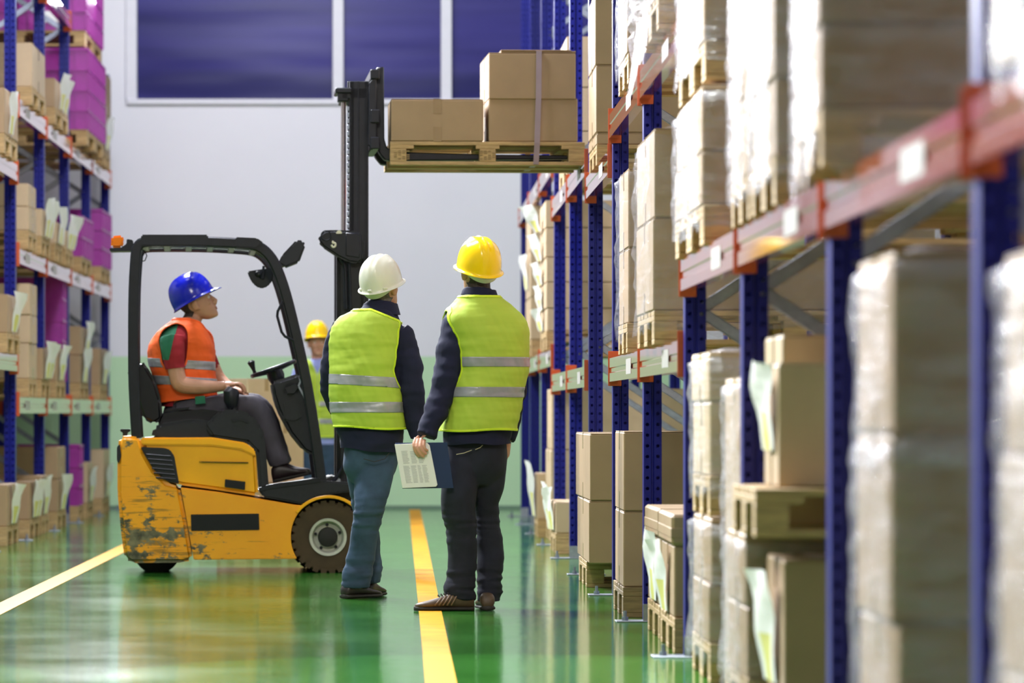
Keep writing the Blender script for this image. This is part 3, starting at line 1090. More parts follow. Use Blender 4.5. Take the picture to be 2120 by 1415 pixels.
def wheel(name, cx, cy, r_px, v0, v1, mat, treads, rim):
    b = MB()
    c = T(cx, cy, (v0 + v1) / 2)
    rw = (T(cx, cy - r_px, v0) - T(cx, cy, v0)).length
    rings = []
    hv = (v1 - v0) / 2
    for fr, fv in ((0.02, -0.25), (0.515, -0.25), (0.52, -1), (0.56, -1.02), (0.8, -1.06), (0.92, -1.0), (0.955, -0.86), (0.965, -0.5), (0.965, 0.5), (0.955, 0.86), (0.92, 1.0), (0.8, 1.06), (0.56, 1.02), (0.52, 1)):
        rings.append([Vector((c.x + rw * fr * math.cos(a), c.y + fv * hv, c.z + rw * fr * math.sin(a))) for a in [2 * math.pi * j / 64 for j in range(64)]])
    b.add(*loft(rings))
    o = b.build(name, mat, TRUCK, True)
    if treads:
        t = MB()
        for j in range(treads):
            a = 2 * math.pi * j / treads
            ca, sa = math.cos(a), math.sin(a)
            for sgn in (-1, 1):
                pts = []
                for rr, ww in ((0.86, 0.085), (1.0, 0.075)):
                    for sg2 in (-1, 1):
                        x, z = rr * rw, sg2 * ww * rw
                        pts.append((x * ca - z * sa, x * sa + z * ca))
                v_o, v_i = c.y + sgn * hv * 1.04, c.y + sgn * hv * 0.04
                vs = [(c.x + p[0], vv, c.z + p[1]) for vv in (v_o, v_i) for p in pts]
                t.add(vs, [(0, 1, 3, 2), (4, 6, 7, 5), (0, 4, 5, 1), (2, 3, 7, 6), (0, 2, 6, 4), (1, 5, 7, 3)])
        q = t.build('tread_blocks', mat, o)
        q['kind'] = 'stuff'
    if rim:
        k = MB()
        rg = []
        for fr, fv in ((0.004, -0.5), (0.2, -0.5), (0.3, -0.5), (0.38, -0.6), (0.415, -0.95), (0.44, -1.1), (0.51, -1.12), (0.52, -0.9), (0.515, -0.2)):
            fr = max(fr, 0.004)
            rg.append([Vector((c.x + rw * fr * math.cos(a), c.y + fv * hv, c.z + rw * fr * math.sin(a))) for a in [2 * math.pi * j / 48 for j in range(48)]])
        k.add(*loft(rg))
        ro = k.build('rim', M['rim'], o, True)
        h = MB()
        h.cyl((c.x, c.y - hv * 0.5, c.z), (c.x, c.y - hv * 1.12, c.z), rw * 0.27, rw * 0.25, 28)
        h.cyl((c.x, c.y - hv * 1.12, c.z), (c.x, c.y - hv * 1.16, c.z), rw * 0.25, rw * 0.2, 28)
        h.build('hub', M['rubber_dark'], ro, True)
        for j in range(5):
            a = 2 * math.pi * (j + 0.3) / 5
            n_ = MB()
            p = Vector((c.x + rw * 0.345 * math.cos(a), c.y - hv * 0.5, c.z + rw * 0.345 * math.sin(a)))
            n_.cyl(p, p + Vector((0, -hv * 0.25, 0)), rw * 0.045, n=6)
            n_.build('wheel_nut', M['black'], ro)
    return o


wheel('front_wheel', 678, 1112, 76, 0.03, 0.2, M['rubber'], 26, True)
wheel('front_wheel', 668, 1112, 74, 0.78, 0.95, M['rubber'], 26, False)
wheel('rear_wheel', 325, 1139, 51, 0.38, 0.6, M['rubber_dark'], 0, False)
b = MB()
ro = [(680 + 86 * math.cos(a), 1112 - 86 * math.sin(a)) for a in [math.radians(d) for d in range(52, 150, 7)]]
ri = [(680 + 79 * math.cos(a), 1112 - 80 * math.sin(a)) for a in [math.radians(d) for d in range(52, 150, 7)]]
b.prism([T(x, y, -0.01) for x, y in ro + list(reversed(ri))], Vector((0, 0.22, 0)), 0.002)
b.build('fender', M['yellow'], TRUCK, True)
poly('wheel_well', [(680 + 80 * math.cos(a), 1112 - 80 * math.sin(a)) for a in [math.radians(d) for d in range(-60, 200, 13)]], 0.23, 0.75, M['black'], 0)
# overhead guard: two bent side frames with bars between
side_path = [(283, 908), (277, 800), (276, 700), (277, 600), (281, 530), (285, 512), (297, 502), (330, 500), (380, 500), (435, 501), (490, 504), (525, 508), (545, 517), (562, 535), (575, 560), (592, 610), (612, 690), (636, 800), (655, 920), (667, 1012)]
fr = []
for v in (0.06, 0.9):
    pts = [Vector(p) for p in spline([tuple(T(x, y, 0.06)) for x, y in side_path], 3)]
    pts = [Vector((p.x, v, p.z)) for p in pts]
    b = MB()
    b.add(*rect_tube(pts, 0.032, 0.026, (0, 1, 0)))
    fr.append(b.build('guard_frame', M['black'], TRUCK, True))
for a0, a1, y0, y1 in ((292, 431, 486, 490), (487, 532, 489, 497)):
    poly('guard_cover', [(a0, y0), (a1, y0), (a1, y0 + 24), (a0, y0 + 24)] if a0 < 400 else [(a0, y0 + 2), (a1, y0 + 4), (a1 + 14, y0 + 14), (a1, y0 + 26), (a0, y0 + 24)], 0.02, 0.1, M['black'], 0.008)
for v in (0.34, 0.62):
    b = MB()
    b.add(*rect_tube([Vector((p.x, v, p.z - 0.004)) for p in pts[13:38]], 0.016, 0.03, (0, 1, 0)))
    b.build('roof_bar', M['black'], TRUCK, True)
for x, y in ((300, 505), (345, 505), (390, 505), (435, 506), (480, 508), (525, 514)):
    b = MB()
    p = T(x, y, 0.06)
    b.box(p.x - 0.02, p.x + 0.02, 0.07, 0.89, p.z - 0.014, p.z + 0.014, 0.004)
    b.build('roof_bar', M['black'], TRUCK)
b = MB()
b.tube([T(x, y, 0.02) for x, y in ((586, 624), (575, 645), (574, 655), (583, 688), (590, 697), (608, 706))], 0.0085, 8)
b.build('grab_handle', M['black'], TRUCK, True)
b = MB()
b.tube([T(x, y, 0.3) for x, y in ((289, 517), (300, 520), (304, 530), (300, 540), (292, 542))], 0.004, 6)
b.build('lamp_cable', M['black'], TRUCK, True)
o = poly('lamp_bracket', [(226, 514), (250, 513), (262, 505), (262, 495), (275, 497), (278, 520), (228, 521)], 0.3, 0.5, M['black'], 0.004)
poly('beacon', [(231, 489), (254, 487), (257, 500), (253, 513), (230, 513), (229, 500)], 0.33, 0.47, M['amber'], 0.012, 2).__setitem__('label', 'orange beacon at the rear of the guard')
o = poly('work_lamp', [(576, 545), (584, 528), (604, 507), (613, 497), (628, 498), (633, 508), (620, 543), (590, 555)], 0.08, 0.26, M['plastic'], 0.012, 2)
o = poly('rear_mirror', [(512, 562), (567, 554), (566, 575), (560, 588), (548, 597), (536, 597), (524, 588), (516, 575)], 0.42, 0.45, M['plastic'], 0.008, 2)
b = MB()
b.tube([T(x, y, 0.41) for x, y in ((546, 551), (545, 562), (542, 577))], [0.008, 0.008, 0.014], 8)
b.ball(T(536, 568, 0.42), 0.026, 0.016, 0.022)
b.build('mirror_arm', M['black'], o, True)
# steering column, wheel with spinner knob
o = poly('steering_column', [(561, 790), (580, 786), (604, 778), (622, 772), (640, 790), (652, 850), (660, 935), (650, 945), (630, 935), (600, 898), (575, 850), (565, 818)], 0.22, 0.68, M['plastic'], 0.03, 3)
poly('column_pocket', [(583, 830), (610, 822), (622, 838), (628, 866), (612, 876), (588, 872)], 0.205, 0.24, M['plastic'], 0.012, 2, o)
poly('column_shoulder', [(582, 800), (612, 788), (628, 800), (612, 822), (590, 822)], 0.2, 0.3, M['plastic'], 0.02, 2, o)
poly('column_trim', [(618, 780), (624, 790), (620, 800), (632, 820), (636, 838), (633, 838), (628, 822), (616, 800), (620, 790)], 0.205, 0.215, M['galv'], 0, 1, o)
c = T(566, 764, 0.45)
ax = (T(608, 749, 0.45) - T(522, 779, 0.45)).normalized()
rr = (T(608, 749, 0.45) - T(522, 779, 0.45)).length / 2
b = MB()
ring = [c + ax * (rr * math.cos(a)) + Vector((0, 1, 0)) * (rr * math.sin(a)) for a in [2 * math.pi * j / 40 for j in range(40)]]
vs, fs = [], []
nn = Vector((-ax.z, 0, ax.x))
for j, p in enumerate(ring):
    out = (p - c).normalized()
    for k in range(10):
        a = 2 * math.pi * k / 10
        vs.append(p + out * 0.014 * math.cos(a) + nn * 0.014 * math.sin(a))
for j in range(40):
    for k in range(10):
        fs.append((j * 10 + k, j * 10 + (k + 1) % 10, ((j + 1) % 40) * 10 + (k + 1) % 10, ((j + 1) % 40) * 10 + k))
b.add(vs, fs)
for a in (0.5, 2.6, 4.7):
    b.tube([c - nn * 0.015, c + (ax * math.cos(a) + Vector((0, 1, 0)) * math.sin(a)) * rr], 0.014, 8)
b.tube([c + nn * 0.01, c - nn * 0.05, c - nn * 0.1], [0.05, 0.055, 0.04], 14)
o = b.build('steering_wheel', M['black'], TRUCK, True)
b = MB()
k0 = c - ax * rr * 0.86
b.tube([k0, k0 + nn * 0.03, k0 + nn * 0.055, k0 + nn * 0.085, k0 + nn * 0.095], [0.012, 0.01, 0.016, 0.024, 0.012], 12)
b.build('spinner_knob', M['black'], o, True)
# lever under the driver's hand
b = MB()
b.tube([T(x, y, 0.2) for x, y in ((486, 862), (484, 845), (480, 830))], [0.02, 0.016, 0.018], 10)
b.tube([T(x, y, 0.2) for x, y in ((482, 845), (479, 830), (479, 812), (482, 803))], [0.03, 0.046, 0.05, 0.03], 12)
b.build('control_lever', M['plastic'], TRUCK, True)
# mast
ms = empty('mast', (0, 0, 0))
ms.parent = TRUCK


def channel(x0, x1, y0, y1, v0, v1, name):
    a, c = T(x0, y0, v0), T(x1, y1, v0)
    b = MB()
    x, X, z, Z = a.x, c.x, c.z, a.z
    t = 0.028
    b.box(x, X, v0, v0 + t * 0.6, z, Z, 0.004)
    b.box(x, x + t, v0 - 0.03 if False else v0, v1, z, Z, 0.003)
    b.box(X - t, X, v0, v1, z, Z, 0.003)
    b.box(x + (X - x) * 0.42, x + (X - x) * 0.5, v0 - 0.004, v0 + 0.01, z, Z, 0.002)
    return b.build(name, M['black'], ms)


channel(724, 763, 168, 1000, 0.22, 0.3, 'inner_channel')
channel(720, 757, 168, 1000, 0.7, 0.78, 'inner_channel')
channel(697, 755, 500, 1040, 0.19, 0.3, 'outer_channel')
channel(693, 750, 500, 1040, 0.68, 0.8, 'outer_channel')
for ya, yb in ((182, 206), (900, 930)):
    a, c = T(700, ya, 0.25), T(760, yb, 0.25)
    b = MB()
    b.box(a.x + 0.02, c.x, 0.22, 0.78, c.z, a.z, 0.006)
    b.build('cross_member', M['black'], ms)
a, c = T(694, 183, 0.25), T(728, 194, 0.25)
b = MB()
b.box(a.x, c.x, 0.2, 0.5, c.z, a.z, 0.006)
b.box(a.x + 0.015, c.x - 0.02, 0.22, 0.34, c.z - 0.05, a.z, 0.006)
b.build('mast_top_plate', M['black'], ms)
b = MB()
p, q = T(711, 208, 0.3), T(711, 900, 0.3)
b.cyl((p.x, 0.3, q.z), (p.x, 0.3, p.z), 0.016, n=14)
p = T(711, 208, 0.66)
b.cyl((p.x, 0.66, q.z), (p.x, 0.66, p.z), 0.016, n=14)
b.build('lift_cylinder', M['chrome'], ms, True)
b = MB()
z = T(720, 600, 0.24).z
zt = T(720, 225, 0.24).z
xx = T(721, 400, 0.24).x
i = 0
while z < zt:
    b.box(xx - 0.008, xx + 0.008, 0.222, 0.238, z, z + 0.028, 0.003)
    b.cyl((xx, 0.219, z + 0.014), (xx, 0.24, z + 0.014), 0.006, n=8)
    z += 0.038
o = b.build('lift_chain', M['galv'], ms)
o['kind'] = 'stuff'
b = MB()
b.tube([T(x, y, 0.15) for x, y in ((716, 640), (714, 560), (712, 548), (704, 535))], 0.012, 8)
b.tube([T(x, y, 0.15) for x, y in ((725, 640), (724, 600), (722, 545))], 0.01, 8)
b.build('hydraulic_hose', M['black'], ms, True)
hs = poly('lamp_housing', [(659, 500), (661, 486), (672, 477), (690, 476), (742, 478), (751, 484), (754, 520), (752, 540), (742, 547), (722, 544), (700, 533), (668, 512)], 0.1, 0.2, M['plastic'], 0.02, 3)
poly('housing_face', [(716, 482), (742, 484), (746, 520), (744, 534), (716, 530)], 0.093, 0.11, M['black'], 0.004, 1, hs)
b = MB()
pp = [T(675 + 10 * math.cos(t), 488 + 10 * math.sin(t), 0.095) for t in [2 * math.pi * j / 24 for j in range(25)]]
b.tube(pp, 0.004, 6)
b.build('housing_ring', M['plastic'], hs, True)
b = MB()
b.tube([T(x, y, 0.09) for x, y in spline([(686, 507), (689, 512), (694, 510), (694, 504), (689, 503), (690, 499)], 4)], 0.006, 8)
b.build('hook', M['cream'], hs, True)
b = MB()
b.prism([T(702 + 6 * math.cos(t), 484 - 7 * math.sin(t), 0.09) for t in [math.pi * j / 10 for j in range(11)]], Vector((0, 0.02, 0)))
b.build('white_sticker', M['cream'], hs)
poly('mast_foot', [(662, 1000), (690, 985), (715, 995), (740, 1000), (740, 1040), (668, 1030)], 0.15, 0.8, M['black'], 0.01)
b = MB()
p = T(700, 995, 0.14)
b.cyl(p, p + Vector((0, 0.03, 0)), 0.015, n=14)
b.build('tilt_pin', M['galv'], TRUCK, True)
b = MB()
b.tube([T(x, y, 0.12) for x, y in spline([(686, 1002), (700, 985), (712, 962), (716, 935), (712, 905), (704, 880)], 3)], 0.011, 8)
b.build('hydraulic_hose', M['black'], TRUCK, True)
# carriage and forks
cg = empty('fork_carriage', (0, 0, 0))
cg.parent = TRUCK
for v in (0.16, 0.32, 0.46, 0.62, 0.78):
    b = MB()
    b.prism([T(x, y, 0.16) for x, y in [(770, 158), (777, 150), (778, 308), (768, 300)]], Vector((0, 0.03, 0)), 0.004)
    b.build('backrest_bar', M['black'], cg, False, (0, v - 0.16, 0))
for y0, y1 in ((145, 165), (228, 256), (285, 310)):
    a, c = T(766, y0, 0.16), T(785, y1, 0.16)
    b = MB()
    b.box(a.x, c.x, 0.1, 0.86, c.z, a.z, 0.006)
    b.build('carriage_plate', M['black'], cg)
for v in (0.2, 0.66):
    b = MB()
    b.prism([T(x, y, 0.2) for x, y in [(779, 140), (795, 138), (796, 288), (801, 305), (815, 314), (840, 315), (1010, 320), (1195, 322), (1200, 326), (1180, 329), (1010, 331), (812, 333), (797, 331), (786, 318), (776, 300), (778, 200)]],
            Vector((0, 0.12, 0)), 0.006)
    b.build('fork', M['black'], cg, True, (0, v - 0.2, 0))
for v in (0.12, 0.84):
    b = MB()
    b.prism([T(x, y, 0.14) for x, y in [(764, 172), (779, 155), (779, 300), (770, 312), (762, 300)]], Vector((0, 0.025, 0)), 0.004)
    b.build('carriage_side', M['black'], cg, False, (0, v - 0.14, 0))

# the raised pallet and its cartons (things of their own, resting on the forks)
pa, pb = T(812, 293, 0.12), T(1207, 293, 0.12)
pc = TWORLD(((pa.x + pb.x) / 2, 0.12 + 0.4, pa.z - 0.144))
LIFT = pallet(pc.x, pc.y, pc.z, 'wooden pallet raised high on the forks of the forklift', 'wood', YAW)
b = MB()
for k, xx in enumerate((-0.5275, 0.0)):
    for r in range(5):
        for q in range(4):
            if (r * 3 + q * 5 + k) % 4 == 0:
                continue
            x0 = xx - 0.05 + q * 0.026
            b.box(x0, x0 + 0.018, -0.4015, -0.3995, 0.034 + r * 0.012, 0.041 + r * 0.012)
b.build('stamp', M['wood_dark'], LIFT)
ztop = pc.z + 0.1445


def forkbox(x0, x1, y0, y1, v0, v1, label, mat='card', zb=None, rz=0.0):
    a, c = T(x0, y0, v0), T(x1, y1, v0)
    zb = c.z if zb is None else zb
    m = TWORLD(((a.x + c.x) / 2, (v0 + v1) / 2, 0))
    hx, hy = (c.x - a.x) / 2, (v1 - v0) / 2
    return carton(m.x - hx, m.x + hx, m.y - hy, m.y + hy, zb, a.z, label, mat, YAW + rz, 'y' if x0 < 900 else 'x')


forkbox(810, 1001, 205, 293, 0.12, 0.55, 'wide low brown carton at the fork heel of the raised pallet', 'card', ztop)
bx = forkbox(1012, 1196, 203, 293, 0.13, 0.86, 'lower strapped carton at the far end of the raised pallet', 'card', ztop)
top = forkbox(1012, 1192, 109, 203, 0.12, 0.86, 'upper strapped carton riding highest on the raised pallet', 'card', bx.location.z + (T(0, 203, 0.13).z - ztop) + 0.003)
hx = (T(1192, 109, .12) - T(1012, 109, .12)).x / 2
hz = T(1012, 109, .12).z - top.location.z
b = MB()
b.box(-hx * 0.72, hx, -0.365, 0.1, hz + 0.002, hz + 0.012, 0.002)
b.box(-hx * 0.72, hx * 0.9, -0.37, 0.05, hz + 0.012, hz + 0.018, 0.002)
b.build('open_flap', M['card_dark'], top)
# strap over the two cartons and under the pallet
b = MB()
pts = [(1110, 340), (1112, 296), (1115, 203), (1116, 104)]
s0 = [T(x, y, 0.1) for x, y in pts]
wd = 0.017
sp = [s0[0] + Vector((0, 0.01, 0)), s0[1], s0[2], s0[3] + Vector((0, 0, -0.004))]
top_z = sp[-1].z
loop = sp + [Vector((sp[-1].x, 0.885, top_z)), Vector((sp[-1].x, 0.89, s0[1].z)), Vector((s0[0].x, 0.93, s0[0].z))]
vs, fs = [], []
for p in loop:
    for du, dv in ((-wd, 0), (wd, 0)):
        vs.append(TWORLD(Vector((p.x + du, p.y, p.z))))
for i in range(len(loop)):
    j = (i + 1) % len(loop)
    fs.append((2 * i, 2 * i + 1, 2 * j + 1, 2 * j))
b.add(vs, fs)
o = b.build('strap', M['strap'], None)
md = o.modifiers.new('solid', 'SOLIDIFY')
md.thickness = 0.003
md.offset = 0
tag(o, 'greyish lashing strap round the far end of the raised pallet and its cartons', 'strap')

# rotated cartons standing behind the forklift
D4 = 29.5
for (a, c, y0, y1, lab) in ((497, 566, 785, 872, 'upper tan carton seen through the forklift cab'), (505, 612, 872, 1000, 'lower tan carton behind the steering column of the forklift')):
    p, q = P(a, y0, D4), P(c, y1, D4)
    wd = (q.x - p.x) / 2 * 0.72
    o = carton((p.x + q.x) / 2 - wd, (p.x + q.x) / 2 + wd, D4 - 0.25, D4 + 0.25, q.z + 0.002, p.z, lab, 'card_pale', math.radians(-32))
zl = P(0, 1000, D4).z
px = P(560, 1000, D4)
carton(px.x - 0.28, px.x + 0.28, D4 - 0.3, D4 + 0.3, 0.146, zl, 'bottom carton of the floor stack hidden behind the forklift', 'card', math.radians(-32))
pallet(px.x, D4, 0, 'pallet on the floor behind the forklift under its carton stack', 'wood', math.radians(-32))

# ------------------------------------------------------------------ people
def union(pieces, voxel, smooth=3):
    """overlapping closed shells -> one continuous skin"""
    vs, fs = [], []
    for v, f in pieces:
        o = len(vs)
        vs += [tuple(p) for p in v]
        fs += [tuple(i + o for i in q) for q in f]
    me = bpy.data.meshes.new('tmp')
    me.from_pydata(vs, [], fs)
    bm = bmesh.new()
    bm.from_mesh(me)
    bmesh.ops.recalc_face_normals(bm, faces=bm.faces[:])
    bm.to_mesh(me)
    bm.free()
    o = bpy.data.objects.new('tmp', me)
    COL.objects.link(o)
    m = o.modifiers.new('r', 'REMESH')
    m.mode = 'VOXEL'
    m.voxel_size = voxel
    if smooth:
        s = o.modifiers.new('s', 'SMOOTH')
        s.factor, s.iterations = 0.5, smooth
    dg = bpy.context.evaluated_depsgraph_get()
    ev = o.evaluated_get(dg)
    e = ev.to_mesh()
    V = np.empty(len(e.vertices) * 3)
    e.vertices.foreach_get('co', V)
    V = V.reshape(-1, 3)
    FF = [tuple(p.vertices) for p in e.polygons]
    ev.to_mesh_clear()
    bpy.data.objects.remove(o)
    bpy.data.meshes.remove(me)
    return V, FF


def normals(V, FF):
    N = np.zeros_like(V)
    q = np.array([f if len(f) == 4 else (f[0], f[1], f[2], f[2]) for f in FF])
    n = np.cross(V[q[:, 2]] - V[q[:, 0]], V[q[:, 3]] - V[q[:, 1]])
    for k in range(4):
        np.add.at(N, q[:, k], n)
    return N / (np.linalg.norm(N, axis=1, keepdims=True) + 1e-12)


def puff(V, FF, fn):
    """move every vertex along its normal by fn(point)"""
    N = normals(V, FF)
    d = np.array([fn(p) for p in V])
    return V + N * d[:, None]


def clip(V, FF, g):
    """keep the part of the mesh where g(point) > 0, cut exactly along g = 0"""
    V = [tuple(p) for p in V]
    G = [g(p) for p in V]
    out, cache = [], {}
    for f in FF:
        for t in ((f,) if len(f) == 3 else ((f[0], f[1], f[2]), (f[0], f[2], f[3]))):
            s = [G[i] > 0 for i in t]
            if all(s):
                out.append(t)
                continue
            if not any(s):
                continue
            poly_ = []
            for k in range(3):
                i, j = t[k], t[(k + 1) % 3]
                if G[i] > 0:
                    poly_.append(i)
                if (G[i] > 0) != (G[j] > 0):
                    key = (min(i, j), max(i, j))
                    if key not in cache:
                        a = G[i] / (G[i] - G[j])
                        cache[key] = len(V)
                        V.append(tuple(V[i][c] + (V[j][c] - V[i][c]) * a for c in range(3)))
                        G.append(0.0)
                    poly_.append(cache[key])
            for k in range(1, len(poly_) - 1):
                out.append((poly_[0], poly_[k], poly_[k + 1]))
    used = sorted({i for t in out for i in t})
    mp = {i: k for k, i in enumerate(used)}
    return np.array([V[i] for i in used]).reshape(-1, 3), [tuple(mp[i] for i in t) for t in out]


def islands(V, FF, least=12):
    up = list(range(len(V)))

    def root(i):
        while up[i] != i:
            up[i] = up[up[i]]
            i = up[i]
        return i
    for f in FF:
        for j in f[1:]:
            up[root(f[0])] = root(j)
    g = {}
    for f in FF:
        g.setdefault(root(f[0]), []).append(f)
    for fs in g.values():
        if len(fs) < least:
            continue
        used = sorted({i for f in fs for i in f})
        mp = {i: k for k, i in enumerate(used)}
        yield V[used], [tuple(mp[i] for i in f) for f in fs]


def skin_obj(name, V, FF, mat, parent=None, solid=0.0, mats=None, fmat=None):
    me = bpy.data.meshes.new(name)
    me.from_pydata([tuple(v) for v in V], [], FF)
    for m in (mats or [mat]):
        me.materials.append(m)
    if fmat is not None:
        me.polygons.foreach_set('material_index', [fmat(np.mean([V[i] for i in f], axis=0)) for f in FF])
    me.polygons.foreach_set('use_smooth', [True] * len(FF))
    me.update()
    o = link(name, me, parent)
    if solid:
        m = o.modifiers.new('solid', 'SOLIDIFY')
        m.thickness = solid
        m.offset = 0.0
    return o


def fbm(p, s, seed=0.0):
    q = Vector((p[0] * s[0] + seed, p[1] * s[1] + seed * 1.7, p[2] * s[2]))
    return noise.noise(q) + 0.5 * noise.noise(q * 2.1)


def seg_dist(p, a, b):
    p, a, b = np.array(p), np.array(a), np.array(b)
    d = b - a
    t = min(1, max(0, np.dot(p - a, d) / np.dot(d, d)))
    return np.linalg.norm(p - a - d * t), t


def hring(c, rx, ry, yaw=0.0, n=28, e=2.4):
    out = []
    cy, sy = math.cos(yaw), math.sin(yaw)
    for j in range(n):
        a = 2 * math.pi * j / n
        ca, sa = math.cos(a), math.sin(a)
        x = rx * math.copysign(abs(ca) ** (2 / e), ca)
        y = ry * math.copysign(abs(sa) ** (2 / e), sa)
        out.append(Vector((c[0] + x * cy - y * sy, c[1] + x * sy + y * cy, c[2])))
    return out


def dense(rows, k=3):
    return [tuple(r) for r in spline(rows, k)]


def frame(yaw, pitch, roll=0.0):
    """local +Y (face forward) turned: yaw anticlockwise from +Y seen from above, pitch up"""
    return Matrix.Rotation(yaw, 4, 'Z') @ Matrix.Rotation(pitch, 4, 'X') @ Matrix.Rotation(roll, 4, 'Y')


HEAD_SL = [(-.118, .012, .078, .045), (-.112, .03, .088, .02), (-.1, .042, .092, .0), (-.082, .05, .092, -.03), (-.06, .057, .088, -.05), (-.035, .064, .087, -.07),
           (-.005, .07, .085, -.088), (.02, .0735, .09, -.097), (.045, .075, .09, -.1), (.07, .071, .08, -.096), (.092, .058, .06, -.08), (.108, .036, .03, -.05), (.116, .012, .004, -.024)]


def head_pieces(mx):
    rings = []
    for z, hw, f, bk in dense(HEAD_SL, 2):
        rings.append([mx @ v for v in hring((0, (f + bk) / 2, z), hw, (f - bk) / 2, 0, 32, 2.25)])
    ps = [loft(rings)]

    def tb(pts, rad, n=10, flat=1.0):
        v, f = tube(pts, rad, n, flat)
        ps.append(([mx @ p for p in v], f))
    tb([(0, .082, .012), (0, .096, -.01), (0, .107, -.032), (0, .098, -.043), (0, .08, -.044)], [.008, .009, .013, .013, .008])
    for s in (-1, 1):
        tb([(s * .005, .09, -.039), (s * .013, .09, -.04)], [.009, .008])
        tb([(s * .012, .087, .02), (s * .034, .083, .024), (s * .052, .07, .018)], [.007, .008, .006])          # brow
        tb([(s * .03, .07, -.03), (s * .05, .06, -.026)], [.016, .014])                                          # cheek
        b = MB()
        b.ball((0, 0, 0), .009, .021, .033, 8)
        R = Matrix.Translation((s * .078, -.012, -.012)) @ Matrix.Rotation(s * -.35, 4, 'Z') @ Matrix.Rotation(-.15, 4, 'X')
        ps.append(([mx @ (R @ Vector(v)) for v in b.v], b.f))
        b = MB()
        b.ball((0, 0, 0), .008, .012, .012, 6)
        R2 = Matrix.Translation((s * .074, .0, -.034))
        ps.append(([mx @ (R2 @ Vector(v)) for v in b.v], b.f))
    tb([(-.024, .079, -.066), (-.01, .091, -.063), (0, .0925, -.0645), (.01, .091, -.063), (.024, .079, -.066)], [.003, .0055, .0055, .0055, .003], 8)
    tb([(-.022, .078, -.0735), (0, .0905, -.0755), (.022, .078, -.0735)], [.003, .0065, .003], 8)
    return ps


def hat(mx, parent, mat, strap=True, lugs=False):
    """hard hat: ribbed dome, rim, peak, headband"""
    n = 48
    rings = []
    for k in range(0, 15):
        a = math.pi / 2 * k / 14
        z = .142 * math.sin(a) ** 0.92
        r = math.cos(a) ** 0.72 if k < 14 else 0.004
        ring = []
        for j in range(n):
            t = 2 * math.pi * j / n
            x, y = .108 * r * math.cos(t), .134 * r * math.sin(t)
            rib = 0
            if k > 1:
                for rx in (-.034, 0.0, .034):
                    rib = max(rib, math.exp(-((x - rx) / .009) ** 2))
                rib *= .009 * min(1, (k - 1) / 5)
            ring.append(Vector((x, y, z + rib)))
        rings.append(ring)
    rim = []
    for lev, (dx, dz) in enumerate(((.0, -.012), (.012, -.016), (.016, -.02), (.012, -.024), (.0, -.02), (-.004, -.006))):
        ring = []
        for j in range(n):
            t = 2 * math.pi * j / n
            pk_ = max(0, math.sin(t)) ** 3
            bk = max(0, -math.sin(t)) ** 3
            f = dx / .016 if dx > 0 else 0
            ring.append(Vector(((.108 + dx) * math.cos(t), (.134 + dx) * math.sin(t) + f * .036 * pk_ + f * .006 * bk, dz - f * .012 * pk_ - .006 * bk)))
        rim.append(ring)
    allr = list(reversed(rim)) + rings
    v, f = loft(allr)
    b = MB()
    b.add([mx @ p for p in v], f[:-2] + [f[-1]])
    o = b.build('hard_hat', mat, parent, 'all')
    sd = o.modifiers.new('sub', 'SUBSURF')
    sd.levels = sd.render_levels = 1
    if lugs:
        for t in (-2.3, -1.57, -0.84):
            q = MB()
            q.box(-.012, .012, -.004, .003, -.008, .004, .002)
            R = mx @ Matrix.Translation((.112 * math.cos(t), .138 * math.sin(t), -.004)) @ Matrix.Rotation(t - math.pi / 2, 4, 'Z')
            q.v = [tuple(R @ Vector(p)) for p in q.v]
            q.build('strap_slot', mat, o)
    if strap:
        rr = []
        vs, fs = [], []
        m_ = 22
        for j in range(m_ + 1):
            t = math.radians(-180 + 180 * j / m_)
            e = math.sin(-t) ** 1.5 if math.sin(-t) > 0 else 0
            for dr, z in ((0, -.002 - .022 * e), (0, -.018 - .042 * e), (.004, -.018 - .042 * e), (.004, -.002 - .022 * e)):
                k2 = 1 - .1 * e * (z < -.01)
                vs.append(mx @ Vector(((.088 + dr) * math.cos(t), (.118 + dr) * math.sin(t) * k2, z)))
        for j in range(m_):
            for k in range(4):
                fs.append((j * 4 + k, j * 4 + (k + 1) % 4, j * 4 + 4 + (k + 1) % 4, j * 4 + 4 + k))
        b = MB()
        b.add(vs, fs)
        b.build('headband', M['strap_white'], o, 'all')
    return o


def face_parts(mx, body, hairmat):
    for s in (-1, 1):
        b = MB()
        b.ball((s * .031, .0745, .002), .0125, .0125, .0095, 8)
        b.v = [tuple(mx @ Vector(p)) for p in b.v]
        e = b.build('eye', M['eye'], body, 'all')
        b = MB()
        b.ball((s * .031, .0835, .002), .0055, .004, .0055, 6)
        b.v = [tuple(mx @ Vector(p)) for p in b.v]
        b.build('iris', M['iris'], e, 'all')
        b = MB()
        b.add(*tube([(s * .012, .093, .022), (s * .032, .0905, .028), (s * .052, .075, .021)], [.003, .0042, .002], 8))
        b.v = [tuple(mx @ Vector(p)) for p in b.v]
        b.build('eyebrow', hairmat, body, 'all')
    b = MB()
    b.add(*tube([(-.022, .081, -.0695), (-.01, .0935, -.0665), (0, .0955, -.068), (.01, .0935, -.0665), (.022, .081, -.0695)], [.002, .0042, .004, .0042, .002], 8))
    b.add(*tube([(-.02, .081, -.0735), (0, .094, -.0755), (.02, .081, -.0735)], [.002, .0052, .002], 8))
    b.v = [tuple(mx @ Vector(p)) for p in b.v]
    b.build('lips', M['lip'], body, 'all')


